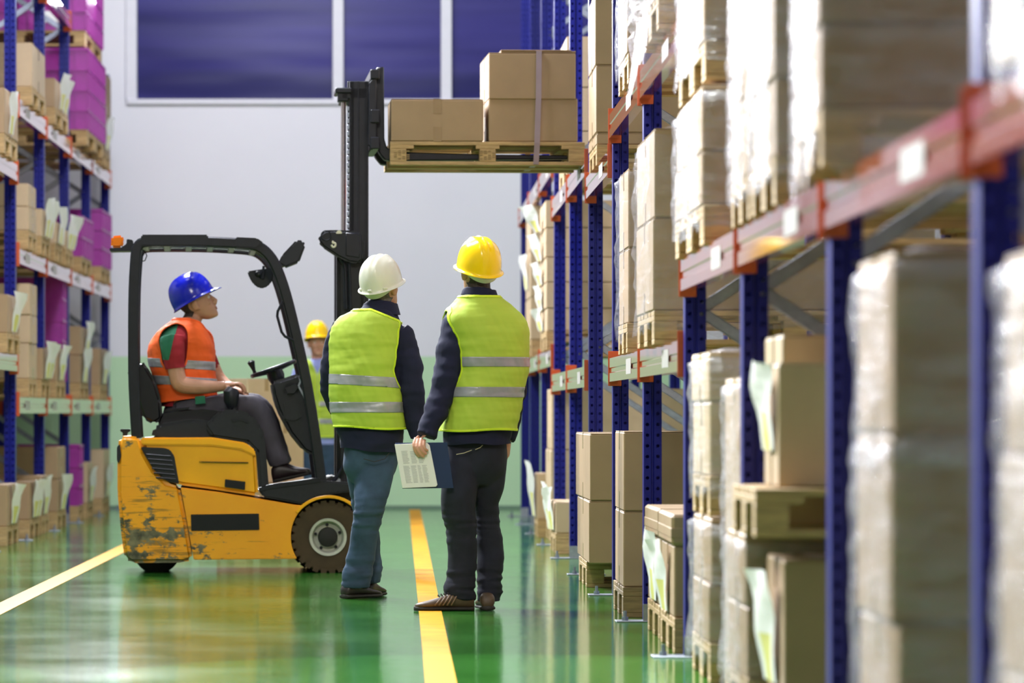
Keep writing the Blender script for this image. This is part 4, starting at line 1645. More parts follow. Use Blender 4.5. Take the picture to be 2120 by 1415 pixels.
def hair_from(hV, hF, mx, parent, mat, low=-.085, front=.0):
    """hair: the back of the head skin, raised a little"""
    inv = mx.inverted()

    def g(p):
        q = inv @ Vector(p)
        side = abs(q.x)
        ear = math.hypot(q.y + .01, q.z + .012) - .04 if side > .055 else 1
        lim = low + max(0, q.y + .06) * 0.95
        return min(q.z - lim, front + .02 - q.y + (q.z - .03) * .2, ear)
    V = puff(hV, hF, lambda p: .004)
    V, Fc = clip(V, hF, g)
    return skin_obj('hair', V, Fc, mat, parent, .004)


def finger(pts, r):
    pts = [tuple(p) for p in spline([tuple(p) for p in pts], 3)]
    n = len(pts)
    rr = [r * (1.06 - 0.3 * i / (n - 1)) for i in range(n)]
    rr[-1] *= .7
    return tube(pts, rr, 10)


def hand_pieces(wrist, direc, palm_n, right, curl=0.5, sc=1.0, spread=1.0):
    """relaxed hand: palm, four unequal bent fingers, thumb leaving the side of the palm"""
    y = Vector(direc).normalized()
    z = Vector(palm_n)
    z = (z - y * z.dot(y)).normalized()
    x = y.cross(z) * (1 if right else -1)
    o = Vector(wrist)

    def L(a, b_, c):
        return o + (x * a + y * b_ + z * c) * sc
    ps = []
    rings = []
    for t, hw, th in ((-.03, .027, .021), (0.0, .028, .021), (.03, .036, .019), (.06, .041, .017), (.085, .042, .015), (.097, .036, .011)):
        rings.append([L(hw * math.cos(a), t, th * math.sin(a)) for a in [2 * math.pi * j / 20 for j in range(20)]])
    ps.append(loft(rings))
    for k, (fx, ln, r) in enumerate(((.029, .078, .0088), (.0095, .086, .0092), (-.0105, .08, .0088), (-.029, .063, .0078))):
        pts, a, py, pz = [], .12, .085, 0.0
        px = fx
        pts.append(L(px, .07, 0))
        pts.append(L(px, py, pz))
        for j, fr_ in enumerate((.45, .31, .24)):
            a += curl * (0.75 + .12 * k) * (.75 if j == 0 else 1)
            py += ln * fr_ * math.cos(a)
            pz += ln * fr_ * math.sin(a)
            px += fx * .06 * spread
            pts.append(L(px, py, pz))
        ps.append(finger(pts, r * sc))
    ps.append(finger([L(.024, .012, .006), L(.043, .03, .014), L(.053, .055, .026), L(.05, .078, .034)], .0112 * sc))
    return ps


def shoe(parent, heel, toe, wid, h_ankle, mat, stripes=None, soled=True, lift=0.0):
    """shoe from heel to toe on the ground"""
    heel, toe = Vector(heel), Vector(toe)
    d = toe - heel
    L = d.length
    d.normalize()
    up = Vector((0, 0, 1)) if abs(d.z) < .7 else Vector((1, 0, 0))
    sd = d.cross(up).normalized()
    up = sd.cross(d)

    def ring(t, hw, z0, z1, off=0.0, n=20):
        out = []
        for j in range(n):
            a = 2 * math.pi * j / n
            ca, sa = math.cos(a), math.sin(a)
            x = hw * math.copysign(abs(ca) ** .75, ca)
            zz = (z0 + z1) / 2 + (z1 - z0) / 2 * math.copysign(abs(sa) ** .8, sa)
            out.append(heel + d * (t * L) + sd * (x + off) + up * zz)
        return out
    w_ = wid / 2
    s = [ring(t, w_ * k, .001, .024) for t, k in ((-.012, .3), (0.0, .62), (.08, .78), (.3, .74), (.5, .8), (.72, 1.0), (.88, .86), (.97, .55), (1.01, .2))]
    b = MB()
    b.add(*loft(s))
    so = b.build('sole', M['sole'], parent, 'all')
    u = [ring(t, w_ * k, .016, z1) for t, k, z1 in ((-.008, .35, h_ankle * .55), (.02, .62, h_ankle * .8), (.1, .74, h_ankle), (.22, .72, h_ankle * 1.06), (.34, .7, h_ankle * 1.0),
                                                  (.46, .74, h_ankle * .84), (.6, .84, h_ankle * .66), (.74, .93, h_ankle * .54), (.87, .8, h_ankle * .45), (.95, .55, h_ankle * .38), (.995, .2, h_ankle * .3))]
    b = MB()
    b.add(*loft(u))
    o = b.build('shoe', mat, parent, 'all')
    if stripes:
        for k in range(5):
            t = .3 + .07 * k
            for sg in (-1, 1):
                q = MB()
                zt = h_ankle * (1.0 - .4 * (t - .3) / .4)
                pts = [heel + d * ((t + .1 - .14 * fz) * L) + sd * (sg * w_ * (.86 - .4 * fz ** 2)) + up * (.03 + (zt - .03) * fz) for fz in (0, .3, .6, .9)]
                q.tube(pts, .0045, 6)
                q.build('stripe', stripes, o, 'all')
        q = MB()
        for k in range(6):
            t = .34 + .05 * k
            zt = h_ankle * (1.0 - .95 * (t - .3))
            q.tube([heel + d * (t * L) + sd * -.025 + up * zt, heel + d * ((t + .012) * L) + up * (zt + .008), heel + d * (t * L) + sd * .025 + up * zt], .0032, 6)
        q.build('laces', M['sole'], o, 'all')
    return o


class Man:
    """All geometry in world metres; px rows are (px, py, half width in px, half depth m, depth offset m)."""

    def __init__(s, D, label, group=None):
        s.D, s.s = D, F / D
        s.label = label

    def W(s, px, py, dd=0.0):
        return P(px, py, s.D) + Vector((0, dd, 0))

    def column(s, rows, yaw=0.0, k=3, n=30, e=2.4, grow=0.0):
        out = []
        for px, py, r, ry, dd in dense(rows, k):
            out.append(hring(s.W(px, py, dd), max(.01, r / s.s + grow), max(.01, ry + grow), yaw, n, e))
        return loft(out)

    def limb(s, rows, k=3, n=18, grow=0.0, flat=1.0):
        """rows (px, py, dd, radius px)"""
        rr = dense(rows, k)
        return tube([s.W(a, b, c) for a, b, c, d in rr], [max(.006, d / s.s + grow) for a, b, c, d in rr], n, flat)


def dress(m, torso, arms, legs, head, parts):
    """assemble one person. head: dict(px,py,dd,yaw,pitch,hat,...)"""
    hm = Matrix.Translation(m.W(head['px'], head['py'], head.get('dd', 0))) @ frame(head['yaw'], head['pitch'], head.get('roll', 0)) @ Matrix.Scale(head.get('size', 1.0), 4)
    tyaw = parts.get('tyaw', 0.0)
    hp = head_pieces(hm)
    neck0 = hm @ Vector((0, -.02, -.05))
    neck1 = m.W(*parts['neck'])
    hp.append(tube([neck0, neck0.lerp(neck1, .5), neck1, neck1 + Vector((0, 0, -.06))], [.052, .054, .06, .075], 18))
    hV, hF = union(hp, .0045, 2)
    # the body under the clothes, head and hands joined to it
    bp = [m.column(torso, tyaw, grow=parts.get('thin', -.045))]
    for a in arms:
        bp.append(m.limb(a['rows'], grow=-.012))
    for l in legs:
        bp.append(m.limb(l['rows'], grow=-.02) if l.get('limb') else m.column(l['rows'], grow=-.02))
    bV, bF = union(bp, .016, 2)
    allV, allF = [tuple(p) for p in bV], list(bF)

    def join(V, FF):
        o = len(allV)
        allV.extend(tuple(p) for p in V)
        allF.extend(tuple(i + o for i in f) for f in FF)
    join(hV, hF)
    for hnd in parts.get('hands', []):
        V, FF = union(hnd, .0032, 1)
        join(V, FF)
    foot = m.W(*parts['foot'])
    foot.z = parts.get('base', 0.0)
    A = np.array(allV)
    body = skin_obj('person', A - np.array(foot), allF, M['skin'])
    body.location = foot
    tag(body, m.label, 'person')
    ROOTS.append((body, foot))
    return body, hm, hV, hF


ROOTS = []


def settle(body, foot, obs):
    """clothes are modelled in world metres: shift them under their person"""
    for o in obs:
        if o.parent is body:
            o.data.transform(Matrix.Translation(-foot))
        else:
            o.data.transform(Matrix.Translation(-foot))


class Wear:
    """collects the objects made for a person so their meshes can be moved to the person's origin"""

    def __enter__(s):
        s.before = set(bpy.data.objects)
        return s

    def done(s, body, foot):
        for o in set(bpy.data.objects) - s.before:
            if o is not body and o.type == 'MESH':
                o.data.transform(Matrix.Translation(-foot))

    def __exit__(s, *a):
        pass


def vest(m, body, V, FF, mat, hem, armh, neck, bands, seed, edge=None, off=.016, wr=.009, extra=None, zopen=None):
    """vest cut from the torso skin: hem height, armholes round each upper arm, neckline plane; reflective bands"""
    V = puff(V, FF, lambda p: off + wr * fbm(p, (5, 5, 8), seed) + .45 * wr * fbm((p[0] + p[2] * .5, p[1], p[2]), (20, 20, 4), seed + 3) + .35 * wr * fbm(p, (5, 5, 30), seed + 5))

    def g(p):
        v = p[2] - hem(p)
        for a, b, r in armh:
            d, t = seg_dist(p, a, b)
            v = min(v, d - r)
        v = min(v, neck(p))
        if extra:
            v = min(v, extra(p))
        return v
    cV, cF = clip(V, FF, g)
    o = skin_obj('vest', cV, cF, mat, body, .004)
    N = None
    if edge is not None:
        eV, eF = clip(cV, cF, lambda p: .011 - g(p))
        eV = puff(eV, eF, lambda p: .0032)
        for qV, qF in islands(eV, eF):
            skin_obj('piping', qV, qF, edge, o, .003)
    for lo, hi in bands:
        bV, bF = clip(cV, cF, lambda p: min(p[2] - lo(p), hi(p) - p[2]))
        if len(bF):
            bV = puff(bV, bF, lambda p: .0034)
            for qV, qF in islands(bV, bF):
                skin_obj('reflective_band', qV, qF, M['silver'], o, .002)
    return o


def cloth(name, body, pieces, mat, voxel, wr, seed, sc=(7, 7, 12), smooth=2, cut=None, solid=0.0, fold=None):
    V, FF = union(pieces, voxel, smooth)
    V = puff(V, FF, lambda p: wr * fbm(p, sc, seed) + (fold(p) if fold else 0))
    if cut:
        V, FF = clip(V, FF, cut)
    return skin_obj(name, V, FF, mat, body, solid), V, FF


# ---- the man on the right, yellow hard hat
mR = Man(19.74, 'man in yellow hard hat and lime vest, back turned, holding a blue folder')
W = mR.W
torsoR = [(989, 925, 70, .15, .02), (990, 893, 72, .15, .02), (1000, 840, 72, .148, .02), (1012, 770, 72, .145, .02), (1016, 720, 72, .145, .02), (1012, 690, 76, .145, .02),
          (1002, 665, 80, .135, .02), (996, 645, 66, .12, .02), (993, 628, 46, .1, .02), (992, 614, 34, .08, .02), (991, 602, 30, .07, .02)]
armRl = [(946, 668, .0, 31), (941, 690, -.02, 31), (932, 735, -.05, 30), (922, 785, -.07, 28), (910, 830, -.09, 26), (895, 868, -.12, 24), (882, 902, -.14, 21)]
armRr = [(1062, 672, .03, 26), (1070, 720, .05, 25), (1070, 790, .08, 22), (1064, 850, .12, 20), (1056, 900, .14, 17), (1053, 912, .14, 16)]
legRl = [(964, 905, 38, .105, .02), (953, 960, 37, .1, .0), (950, 1013, 37, .095, -.02), (949, 1060, 36, .085, -.02), (954, 1095, 33, .08, -.01), (958, 1150, 30, .07, .0), (955, 1195, 32, .075, .0),
         (950, 1222, 35, .08, .0), (958, 1243, 27, .07, .0)]
legRr = [(1012, 905, 38, .105, .04), (1015, 960, 35, .1, .06), (1011, 1013, 32, .095, .08), (1008, 1046, 26, .08, .09), (1011, 1085, 27, .08, .1), (1016, 1147, 29, .075, .1), (1015, 1195, 28, .075, .09),
         (1015, 1228, 27, .075, .08), (1013, 1248, 23, .065, .07)]
wr_ = [finger([W(a, b, c) for a, b, c in q], r) for q, r in (
    (((861, 908, -.15), (857, 920, -.178), (860, 934, -.185), (868, 946, -.181)), .0098),
    (((866, 910, -.16), (863, 925, -.19), (869, 939, -.193), (878, 946, -.184)), .01),
    (((872, 911, -.165), (870, 925, -.195), (875, 936, -.196), (883, 940, -.186)), .0096),
    (((878, 911, -.165), (877, 922, -.19), (880, 930, -.194), (886, 933, -.186)), .0086),
    (((868, 905, -.12), (859, 914, -.1), (860, 926, -.095), (866, 934, -.1)), .0112))]
palm = loft([[W(px, py, dd) + Vector((r * math.cos(a), t * math.sin(a), r * .55 * math.cos(a))) for a in [2 * math.pi * j / 18 for j in range(18)]]
             for px, py, dd, r, t in ((890, 889, -.14, .026, .024), (882, 900, -.14, .027, .024), (873, 907, -.145, .033, .026), (866, 912, -.15, .03, .024), (862, 916, -.152, .022, .016))])
handR = wr_ + [palm]
handR2 = hand_pieces(W(1052, 908, .14), (-.05, .1, -1), (-1, .2, 0), True, .35)
with Wear() as wear:
    body, hm, hV, hF = dress(mR, torsoR, [dict(rows=armRl), dict(rows=armRr)], [dict(rows=legRl), dict(rows=legRr)],
                             dict(px=990, py=563, dd=.03, yaw=math.radians(20), pitch=math.radians(14)),
                             dict(neck=(991, 612, .02), hands=[handR, handR2], foot=(980, 1265, .0), tyaw=math.radians(14)))
    foot = ROOTS[-1][1]
    col = tube([W(991, 622, .02), W(991, 612, .02), W(992, 600, .025)], [.088, .083, .078], 24)
    jk, jV, jF = cloth('jacket', body, [mR.column(torsoR, math.radians(14)), mR.limb(armRl), mR.limb(armRr), col], M['navy'], .008, .011, 1.3, (8, 8, 15),
                       cut=lambda p: min(p[2] - ZP(920, mR.D) + .004 * math.sin(p[0] * 30), 9))
    tV, tF = union([mR.column([(px, py, r + 1, ry + .004, dd) for px, py, r, ry, dd in torsoR], math.radians(14))], .0075, 2)
    sh_l, el_l = W(942, 672, -.01), W(926, 770, -.06)
    sh_r, el_r = W(1085, 690, .06), W(1090, 760, .08)
    up_l = W(900, 640, -.05)
    vest(mR, body, tV, tF, M['lime'], lambda p: ZP(893, mR.D) + .005 * math.sin(p[0] * 16), [(sh_l, el_l, .078), (sh_r, el_r, .03)],
         lambda p: ZP(613, mR.D) - p[2], [(lambda p: ZP(760, mR.D), lambda p: ZP(740, mR.D)), (lambda p: ZP(823, mR.D), lambda p: ZP(802, mR.D))], 4.2, M['lime_edge'])
    kn = W(950, 1085, 0).z

    def fold(p):
        z = p[2]
        a = math.exp(-((z - kn) / .09) ** 2) + 1.3 * math.exp(-((z - .12) / .09) ** 2)
        return .009 * a * fbm((p[0] * .6 + z * .8, p[1] * .6, z), (9, 9, 34), 3.3) - .003 * a
    cloth('jeans', body, [mR.column(legRl), mR.column(legRr), mR.column([(988, 890, 58, .12, .03), (987, 930, 62, .13, .03), (985, 975, 62, .125, .04), (983, 1005, 42, .09, .05)])],
          M['dark_jeans'], .0085, .005, 2.2, (9, 9, 9), cut=lambda p: min(p[2] - .03, W(0, 895, 0).z - p[2]), fold=fold)
    b = MB()
    b.tube([W(944, 941, -.118), W(960, 938, -.12), W(976, 932, -.118)], .002, 6)
    b.tube([W(983, 931, -.112), W(993, 927, -.105), W(998, 922, -.1)], .002, 6)
    b.build('pocket_stitching', M['stitch'], body)
    shoe(body, W(980, 1266, -.02) * 1, Vector((W(858, 1266, 0).x, mR.D - .06, 0)), .1, .1, M['shoe_brown'], M['stripe'])
    shoe(body, Vector((W(1010, 1266, 0).x, mR.D - .04, 0)), Vector((W(1002, 1266, 0).x, mR.D + .23, 0)), .1, .085, M['shoe_brown'])
    hair_from(hV, hF, hm, body, M['hair'], -.1)
    hx_ = hm @ Matrix.Translation((0, -.006, .03)) @ Matrix.Rotation(math.radians(2), 4, 'X')
    hat(hx_, body, M['hat_yellow'])
    b = MB()
    cr = [hring(W(992, 621, .022), .1, .088, 0.2, 28), hring(W(992, 601, .03), .083, .08, .2, 28), hring(W(992, 600, .03), .077, .074, .2, 28), hring(W(992, 619, .022), .09, .078, .2, 28)]
    v, f = loft(cr)
    b.add(v, f[:-2])
    b.build('collar', M['navy'], jk, True)
    for o in bpy.data.objects:
        if o.name.startswith('sole') or o.name.startswith('shoe'):
            pass
wear.done(body, foot)

# the folder in his left hand
b = MB()
Lx = [W(819, 921, -.15), W(899, 920, -.15), W(938, 1010, -.15), W(832, 1010, -.15)]
fold_r = empty('document_folder', (W(878, 965).x, mR.D - .15, W(0, 965).z))
tag(fold_r, 'open dark blue folder with printed papers hanging from the man\'s left hand', 'folder')


def fl(px, py, dd):
    return W(px, py, dd) - fold_r.location


b = MB()
b.prism([fl(818, 917, -.152), fl(925, 916, -.152), fl(938, 1010, -.152), fl(833, 1011, -.152)], Vector((0, .004, 0)), .001)
b.build('cover', M['folder'], fold_r)
b = MB()
b.prism([fl(817, 920, -.1715), fl(884, 917, -.1715), fl(889, 922, -.1715), fl(905, 1003, -.1715), fl(902, 1007, -.1715), fl(833, 1010, -.1715)], Vector((0, .012, 0)), .001)
sheet = b.build('paper_stack', M['paper'], fold_r)
b = MB()


def paper(u, v):
    a = Vector((819, 922)).lerp(Vector((886, 919)), u)
    c = Vector((834, 1008)).lerp(Vector((902, 1005)), u)
    q = a.lerp(c, v)
    return fl(q.x, q.y, -.1722)


rnd = random.Random(3)
for (u0, u1, v0, v1, n) in ((.14, .34, .14, .46, 9), (.4, .58, .16, .46, 8), (.62, .78, .24, .46, 6), (.12, .32, .5, .92, 15), (.35, .52, .5, .92, 15), (.55, .66, .5, .92, 15), (.69, .84, .5, .92, 15)):
    for k in range(n):
        v = v0 + (v1 - v0) * k / n
        e = u1 - (u1 - u0) * rnd.random() * .25
        dv = (v1 - v0) / n * .55
        b.add([paper(u0, v), paper(e, v), paper(e, v + dv), paper(u0, v + dv)], [(0, 1, 2, 3)])
o = b.build('printed_text', M['ink'], sheet)

# ---- the man on the left, white hard hat
mL = Man(20.99, 'man in white hard hat and lime vest, back turned, beside the forklift wheel')
W = mL.W
ty = math.radians(-18)
torsoL = [(768, 940, 62, .15, .03), (766, 893, 68, .15, .03), (759, 836, 70, .148, .02), (757, 785, 69, .145, .02), (758, 734, 70, .145, .02), (760, 695, 74, .14, .02), (767, 668, 64, .13, .02),
          (776, 652, 47, .11, .02), (782, 640, 36, .09, .02), (786, 628, 30, .075, .02)]
armLr = [(822, 690, .02, 30), (832, 705, .02, 31), (842, 745, .01, 30), (849, 795, .0, 28), (856, 845, .0, 24), (864, 895, -.01, 19), (866, 908, -.01, 18)]
armLl = [(712, 680, .02, 26), (700, 700, .04, 25), (690, 735, .06, 25), (683, 785, .08, 23), (692, 830, .14, 21), (712, 860, .22, 18), (730, 872, .26, 16)]
legLn = [(780, 915, 38, .1, .04), (780, 960, 39, .1, .01), (772, 1010, 38, .095, -.01), (766, 1045, 34, .09, -.03), (760, 1075, 31, .085, -.02), (753, 1120, 29, .075, .0), (745, 1165, 30, .075, .02), (739, 1195, 32, .08, .02), (736, 1220, 30, .08, .02)]
legLf = [(747, 915, 32, .1, .1), (746, 970, 32, .11, .12), (750, 1020, 28, .095, .14), (756, 1064, 26, .085, .16), (762, 1105, 24, .075, .17), (766, 1145, 21, .07, .18), (770, 1180, 23, .075, .18), (768, 1212, 20, .07, .18)]
handL = hand_pieces(W(864, 897, 0.0), (.1, .0, -1), (-1, .1, 0), True, .45)
handL2 = hand_pieces(W(729, 872, .26), (.8, .3, -.3), (0, 1, .2), False, .5)
with Wear() as wear:
    body, hm, hV, hF = dress(mL, torsoL, [dict(rows=armLr), dict(rows=armLl)], [dict(rows=legLn), dict(rows=legLf)],
                             dict(px=791, py=596, dd=.03, yaw=math.radians(-27), pitch=math.radians(16), roll=math.radians(-2)),
                             dict(neck=(786, 638, .02), hands=[handL, handL2], foot=(745, 1240, .0), tyaw=ty))
    foot = ROOTS[-1][1]
    col = tube([W(787, 648, .02), W(787, 640, .02), W(788, 628, .03)], [.092, .086, .08], 24)
    jk, jV, jF = cloth('jacket', body, [mL.column(torsoL, ty), mL.limb(armLr), mL.limb(armLl), col], M['navy'], .008, .011, 7.7, (8, 8, 15),
                       cut=lambda p: p[2] - ZP(934, mL.D) + (p[0] - W(768, 0).x) * .1 + .004 * math.sin(p[0] * 30))
    tV, tF = union([mL.column([(px, py, r + 1, ry + .004, dd) for px, py, r, ry, dd in torsoL], ty)], .0075, 2)
    sh_r, el_r = W(838, 690, .0), W(838, 765, -.02)
    sh_l, el_l = W(672, 700, .08), W(660, 780, .1)
    slope = lambda p: (p[0] - W(760, 0).x)
    vest(mL, body, tV, tF, M['lime'], lambda p: ZP(888, mL.D) - .03 * slope(p) + .004 * math.sin(p[0] * 17), [(sh_r, el_r, .103), (sh_l, el_l, .06)],
         lambda p: ZP(641, mL.D) - p[2] - max(0, slope(p) - .02) * .4, [(lambda p: ZP(800, mL.D) - .06 * slope(p), lambda p: ZP(779, mL.D) - .06 * slope(p)), (lambda p: ZP(855, mL.D), lambda p: ZP(833, mL.D))], 9.1, M['lime_edge'])
    kn = W(950, 1070, 0).z

    def fold(p):
        z = p[2]
        a = math.exp(-((z - kn) / .1) ** 2) + 1.1 * math.exp(-((z - .13) / .1) ** 2)
        return .009 * a * fbm((p[0] * .6 - z * .8, p[1] * .6, z), (9, 9, 32), 8.3) - .003 * a
    cloth('jeans', body, [mL.column(legLn), mL.column(legLf), mL.column([(768, 890, 52, .12, .04), (768, 940, 57, .128, .04), (766, 975, 54, .125, .05), (766, 1000, 36, .09, .06)])],
          M['jeans'], .0085, .005, 3.2, (9, 9, 9), cut=lambda p: min(p[2] - .04, W(0, 905, 0).z - p[2]), fold=fold)
    b = MB()
    b.tube([W(753, 950, -.125), W(775, 956, -.13), W(797, 950, -.125), W(806, 938, -.12)], .002, 6)
    b.build('pocket_stitching', M['shoe_dark'], body)
    shoe(body, Vector((W(712, 0, 0).x, mL.D - .03, 0)), Vector((W(786, 0, 0).x, mL.D + .16, 0)), .105, .085, M['shoe_dark'])
    shoe(body, Vector((W(756, 0, 0).x, mL.D + .14, 0)), Vector((W(790, 0, 0).x, mL.D + .36, 0)), .1, .085, M['shoe_dark'])
    hair_from(hV, hF, hm, body, M['grey_hair'], -.1)
    hat(hm @ Matrix.Translation((0, -.004, .03)) @ Matrix.Rotation(math.radians(2), 4, 'X'), body, M['hat_white'], True, True)
    b = MB()
    cr = [hring(W(786, 652, .022), .11, .09, ty, 28), hring(W(788, 629, .03), .088, .082, ty, 28), hring(W(788, 628, .03), .082, .076, ty, 28), hring(W(786, 650, .022), .1, .08, ty, 28)]
    v, f = loft(cr)
    b.add(v, f[:-2])
    b.build('collar', M['navy'], jk, True)
wear.done(body, foot)

# ---- the driver
mD = Man(TD0 + .55, 'forklift driver in blue hard hat and orange vest, sitting and looking up')
W = mD.W
sh_w = .19
torsoD = [(384, 860, 50, .17, .0), (388, 833, 54, .17, .0), (386, 800, 55, .165, .0), (377, 760, 62, .165, .0), (376, 725, 62, .18, .0), (378, 700, 54, .2, .0), (384, 680, 38, .17, .0), (392, 664, 24, .11, .0), (396, 655, 20, .08, .0)]
armDn = [(360, 700, -.19, 24), (362, 720, -.205, 25), (367, 760, -.22, 21), (374, 788, -.23, 18)]
foreDn = [(366, 752, -.22, 17), (373, 786, -.23, 17), (380, 797, -.23, 17), (400, 801, -.225, 16), (430, 802, -.22, 14), (462, 801, -.21, 10.5), (470, 800, -.21, 10)]
armDf = [(408, 702, .19, 22), (425, 740, .21, 20), (440, 768, .2, 18)]
foreDf = [(438, 760, .2, 15), (450, 782, .19, 14), (470, 800, .12, 12), (486, 806, .06, 10)]
legDn = [(376, 856, -.1, 30), (400, 852, -.12, 30), (450, 846, -.14, 27), (500, 842, -.15, 25), (528, 846, -.15, 25), (545, 868, -.15, 24), (556, 900, -.15, 23), (568, 930, -.15, 22), (580, 955, -.15, 22), (583, 964, -.15, 20)]
legDf = [(376, 856, .1, 30), (400, 850, .12, 29), (450, 842, .14, 26), (505, 838, .15, 24), (535, 845, .15, 24), (555, 880, .15, 22), (572, 925, .15, 20), (586, 962, .15, 19)]
hd = [finger([W(a, b, c) for a, b, c in q], r) for q, r in (
    (((482, 797, -.235), (497, 796, -.24), (506, 803, -.243), (510, 814, -.243)), .0088),
    (((482, 797, -.215), (499, 795, -.22), (509, 803, -.222), (512, 816, -.222)), .0092),
    (((482, 798, -.195), (498, 796, -.2), (508, 804, -.2), (510, 816, -.2)), .0088),
    (((480, 800, -.178), (494, 798, -.18), (503, 805, -.18), (505, 814, -.18)), .0078),
    (((472, 802, -.24), (482, 806, -.26), (490, 811, -.262), (496, 816, -.258)), .0105))]
hp_ = loft([[W(px, py, -.21) + Vector((0, .042 * k * math.cos(a), .017 * k2 * math.sin(a))) for a in [2 * math.pi * j / 18 for j in range(18)]]
            for px, py, k, k2 in ((458, 801, .66, 1.5), (466, 800, .72, 1.4), (474, 798, .9, 1.25), (482, 797, 1.0, 1.1), (489, 797, .95, .8))])
hand_n = hd + [hp_, mD.limb(foreDn)]
hand_f = hand_pieces(W(484, 806, .06), (.8, -.5, -.3), (-.2, -.2, -1), False, .6) + [mD.limb(foreDf)]
with Wear() as wear:
    body, hm, hV, hF = dress(mD, torsoD, [dict(rows=armDn), dict(rows=armDf)], [dict(rows=legDn, limb=1), dict(rows=legDf, limb=1)],
                             dict(px=406, py=627, dd=.0, yaw=math.radians(-90 + 2), pitch=math.radians(23), size=1.1),
                             dict(neck=(396, 668, .0), hands=[hand_n, hand_f], thin=-.02, foot=(400, 880, .0), base=ZP(880, mD.D)))
    foot = ROOTS[-1][1]
    for f_ in (legDn, legDf):
        pass
    sleeve = lambda rows, cutz: None
    jk, jV, jF = cloth('tee_shirt', body, [mD.column(torsoD), mD.limb(armDn), mD.limb(armDf)], M['red_shirt'], .008, .005, 5.1, (9, 9, 12),
                       cut=lambda p: min(p[2] - ZP(763, mD.D) - (p[0] - W(375, 0).x) * .12 if abs(p[1] - mD.D) > .16 else 9, ZP(667, mD.D) - p[2], p[2] - ZP(842, mD.D)))
    gV, gF = clip(puff(jV, jF, lambda p: .0025), jF, lambda p: min(W(362, 0).x - p[0] + (p[2] - ZP(715, mD.D)) * .22, p[2] - ZP(745, mD.D) + (p[0] - W(330, 0).x) * .1, mD.D - .08 - p[1]))
    skin_obj('green_shoulder', gV, gF, M['green_shirt'], jk)
    tV, tF = union([mD.column([(px, py, r + 1, ry + .004, dd) for px, py, r, ry, dd in torsoD])], .0075, 2)
    a0, a1 = W(360, 698, -.22), W(361, 742, -.24)
    c0, c1 = W(408, 698, .22), W(420, 742, .24)
    vz = lambda y: ZP(y, mD.D)
    def band(y0, y1):
        return (lambda p: vz(y1) - .06 * (p[0] - W(380, 0).x), lambda p: vz(y0) - .06 * (p[0] - W(380, 0).x))
    vest(mD, body, tV, tF, M['orange_vest'], lambda p: vz(834) + (p[0] - W(340, 0).x) * .13, [(a0, a1, .098), (c0, c1, .095)],
         lambda p: min(vz(660) - p[2], abs(p[1] - mD.D) - max(0, .055 + (p[2] - vz(695)) * .75) if p[0] > W(398, 0).x and p[2] > vz(712) else 9),
         [band(746, 764), band(781, 799)], 6.3, M['orange_vest'])
    cloth('trousers', body, [mD.limb(legDn), mD.limb(legDf), mD.column([(388, 835, 44, .16, .0), (384, 860, 46, .17, .0), (384, 880, 36, .15, .0)])], M['work_trousers'], .009, .006, 8.2, (9, 9, 9),
          cut=lambda p: min((W(600, 0).x - p[0]) * .0 + 1, p[2] - ZP(966, mD.D), 9))
    b = MB()
    b.prism([W(408, 822, -.262), W(428, 820, -.264), (W(430, 836, -.268)), W(409, 838, -.266)], Vector((0, .02, 0)), .002)
    b.build('green_patch', M['green_shirt'], body)
    shoe(body, W(568, 1000, -.15), W(640, 984, -.15), .105, .11, M['shoe_dark'])
    shoe(body, W(575, 1000, .15), W(644, 984, .15), .105, .11, M['shoe_dark'])
    hair_from(hV, hF, hm, body, M['hair'], -.075, -.005)
    face_parts(hm, body, M['hair'])
    hat(hm @ Matrix.Translation((0, -.006, .034)) @ Matrix.Rotation(math.radians(6), 4, 'X') @ Matrix.Scale(.95, 4), body, M['hat_blue'], False)
    b = MB()
    b.tube([hm @ Vector((0, .0, -.045)) , hm @ Vector((0, -.085, -.03))], .012, 6)
    b.build('headband', M['strap_white'], body)
wear.done(body, foot)

# ---- the fourth person, half hidden behind the forklift
mB = Man(35.6, 'person in yellow hard hat and lime vest facing us, half hidden behind the forklift')
W = mB.W
torsoB = [(660, 925, 40, .13, .0), (660, 890, 42, .13, .0), (660, 850, 40, .125, .0), (660, 800, 42, .125, .0), (660, 775, 46, .12, .0), (660, 760, 42, .11, .0), (658, 750, 28, .09, .0), (657, 743, 17, .07, .0)]
armBl = [(620, 766, .0, 14), (614, 790, .0, 14), (606, 830, .0, 13), (601, 870, -.04, 12), (599, 912, -.08, 9), (599, 918, -.08, 9)]
armBr = [(700, 766, .0, 14), (706, 790, .0, 14), (712, 830, .0, 13), (714, 870, -.03, 12), (714, 912, -.06, 9), (714, 918, -.06, 9)]
legBl = [(640, 915, 22, .1, .0), (638, 970, 19, .09, .0), (640, 1010, 15, .075, .0), (640, 1050, 13, .065, .0), (640, 1074, 14, .07, .0)]
legBr = [(680, 915, 22, .1, .0), (682, 970, 19, .09, .0), (681, 1010, 15, .075, .0), (682, 1050, 13, .065, .0), (682, 1074, 14, .07, .0)]
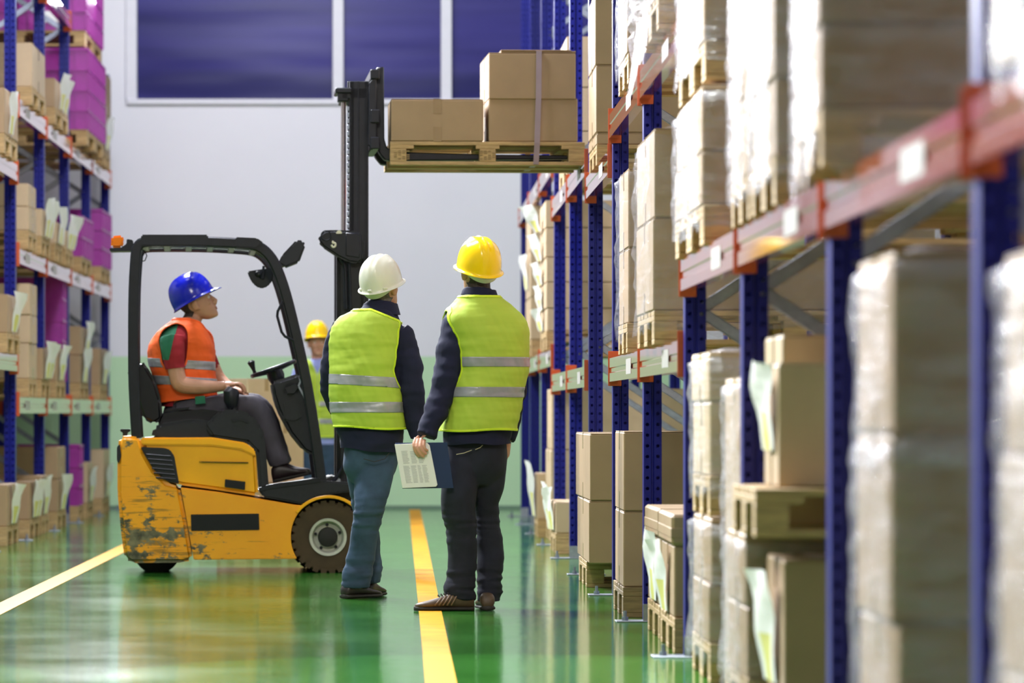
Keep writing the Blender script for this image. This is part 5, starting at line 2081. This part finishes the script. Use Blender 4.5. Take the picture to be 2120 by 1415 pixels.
hb1 = hand_pieces(W(599, 914, -.08), (.1, -.2, -1), (1, .2, 0), True, .4)
hb2 = hand_pieces(W(714, 914, -.06), (-.1, -.2, -1), (-1, .2, 0), False, .4)
with Wear() as wear:
    body, hm, hV, hF = dress(mB, torsoB, [dict(rows=armBl), dict(rows=armBr)], [dict(rows=legBl), dict(rows=legBr)],
                             dict(px=657, py=711, dd=.0, yaw=math.radians(180 + 8), pitch=math.radians(4)),
                             dict(neck=(658, 748, .0), hands=[hb1, hb2], foot=(660, 1082, .0)))
    foot = ROOTS[-1][1]
    jk, jV, jF = cloth('shirt', body, [mB.column(torsoB), mB.limb(armBl), mB.limb(armBr)], M['pale_blue'], .012, .006, 2.9, (9, 9, 12), cut=lambda p: p[2] - ZP(920, mB.D))
    tV, tF = union([mB.column([(px, py, r + .5, ry + .004, dd) for px, py, r, ry, dd in torsoB])], .01, 2)
    vest(mB, body, tV, tF, M['lime'], lambda p: ZP(906, mB.D), [(W(612, 765, 0), W(606, 800, 0), .09), (W(708, 765, 0), W(714, 800, 0), .09)],
         lambda p: min(ZP(746, mB.D) - p[2], abs(p[0] - W(658, 0).x) - max(.004, .015 + (p[2] - ZP(770, mB.D)) * .45) if p[1] < mB.D else 9),
         [(lambda p: ZP(842, mB.D), lambda p: ZP(832, mB.D)), (lambda p: ZP(878, mB.D), lambda p: ZP(868, mB.D))], 1.1, M['lime_edge'])
    cloth('jeans', body, [mB.column(legBl), mB.column(legBr), mB.column([(660, 905, 38, .12, 0), (660, 935, 40, .12, 0), (660, 960, 24, .08, 0)])], M['jeans'], .012, .004, 4.4)
    for x in (640, 682):
        shoe(body, Vector((W(x, 0).x, mB.D + .06, 0)), Vector((W(x, 0).x, mB.D - .22, 0)), .1, .09, M['shoe_dark'])
    hair_from(hV, hF, hm, body, M['hair'], -.09)
    face_parts(hm, body, M['hair'])
    hat(hm @ Matrix.Translation((0, -.008, .052)) @ Matrix.Rotation(math.radians(7), 4, 'X'), body, M['hat_yellow'], False)
wear.done(body, foot)
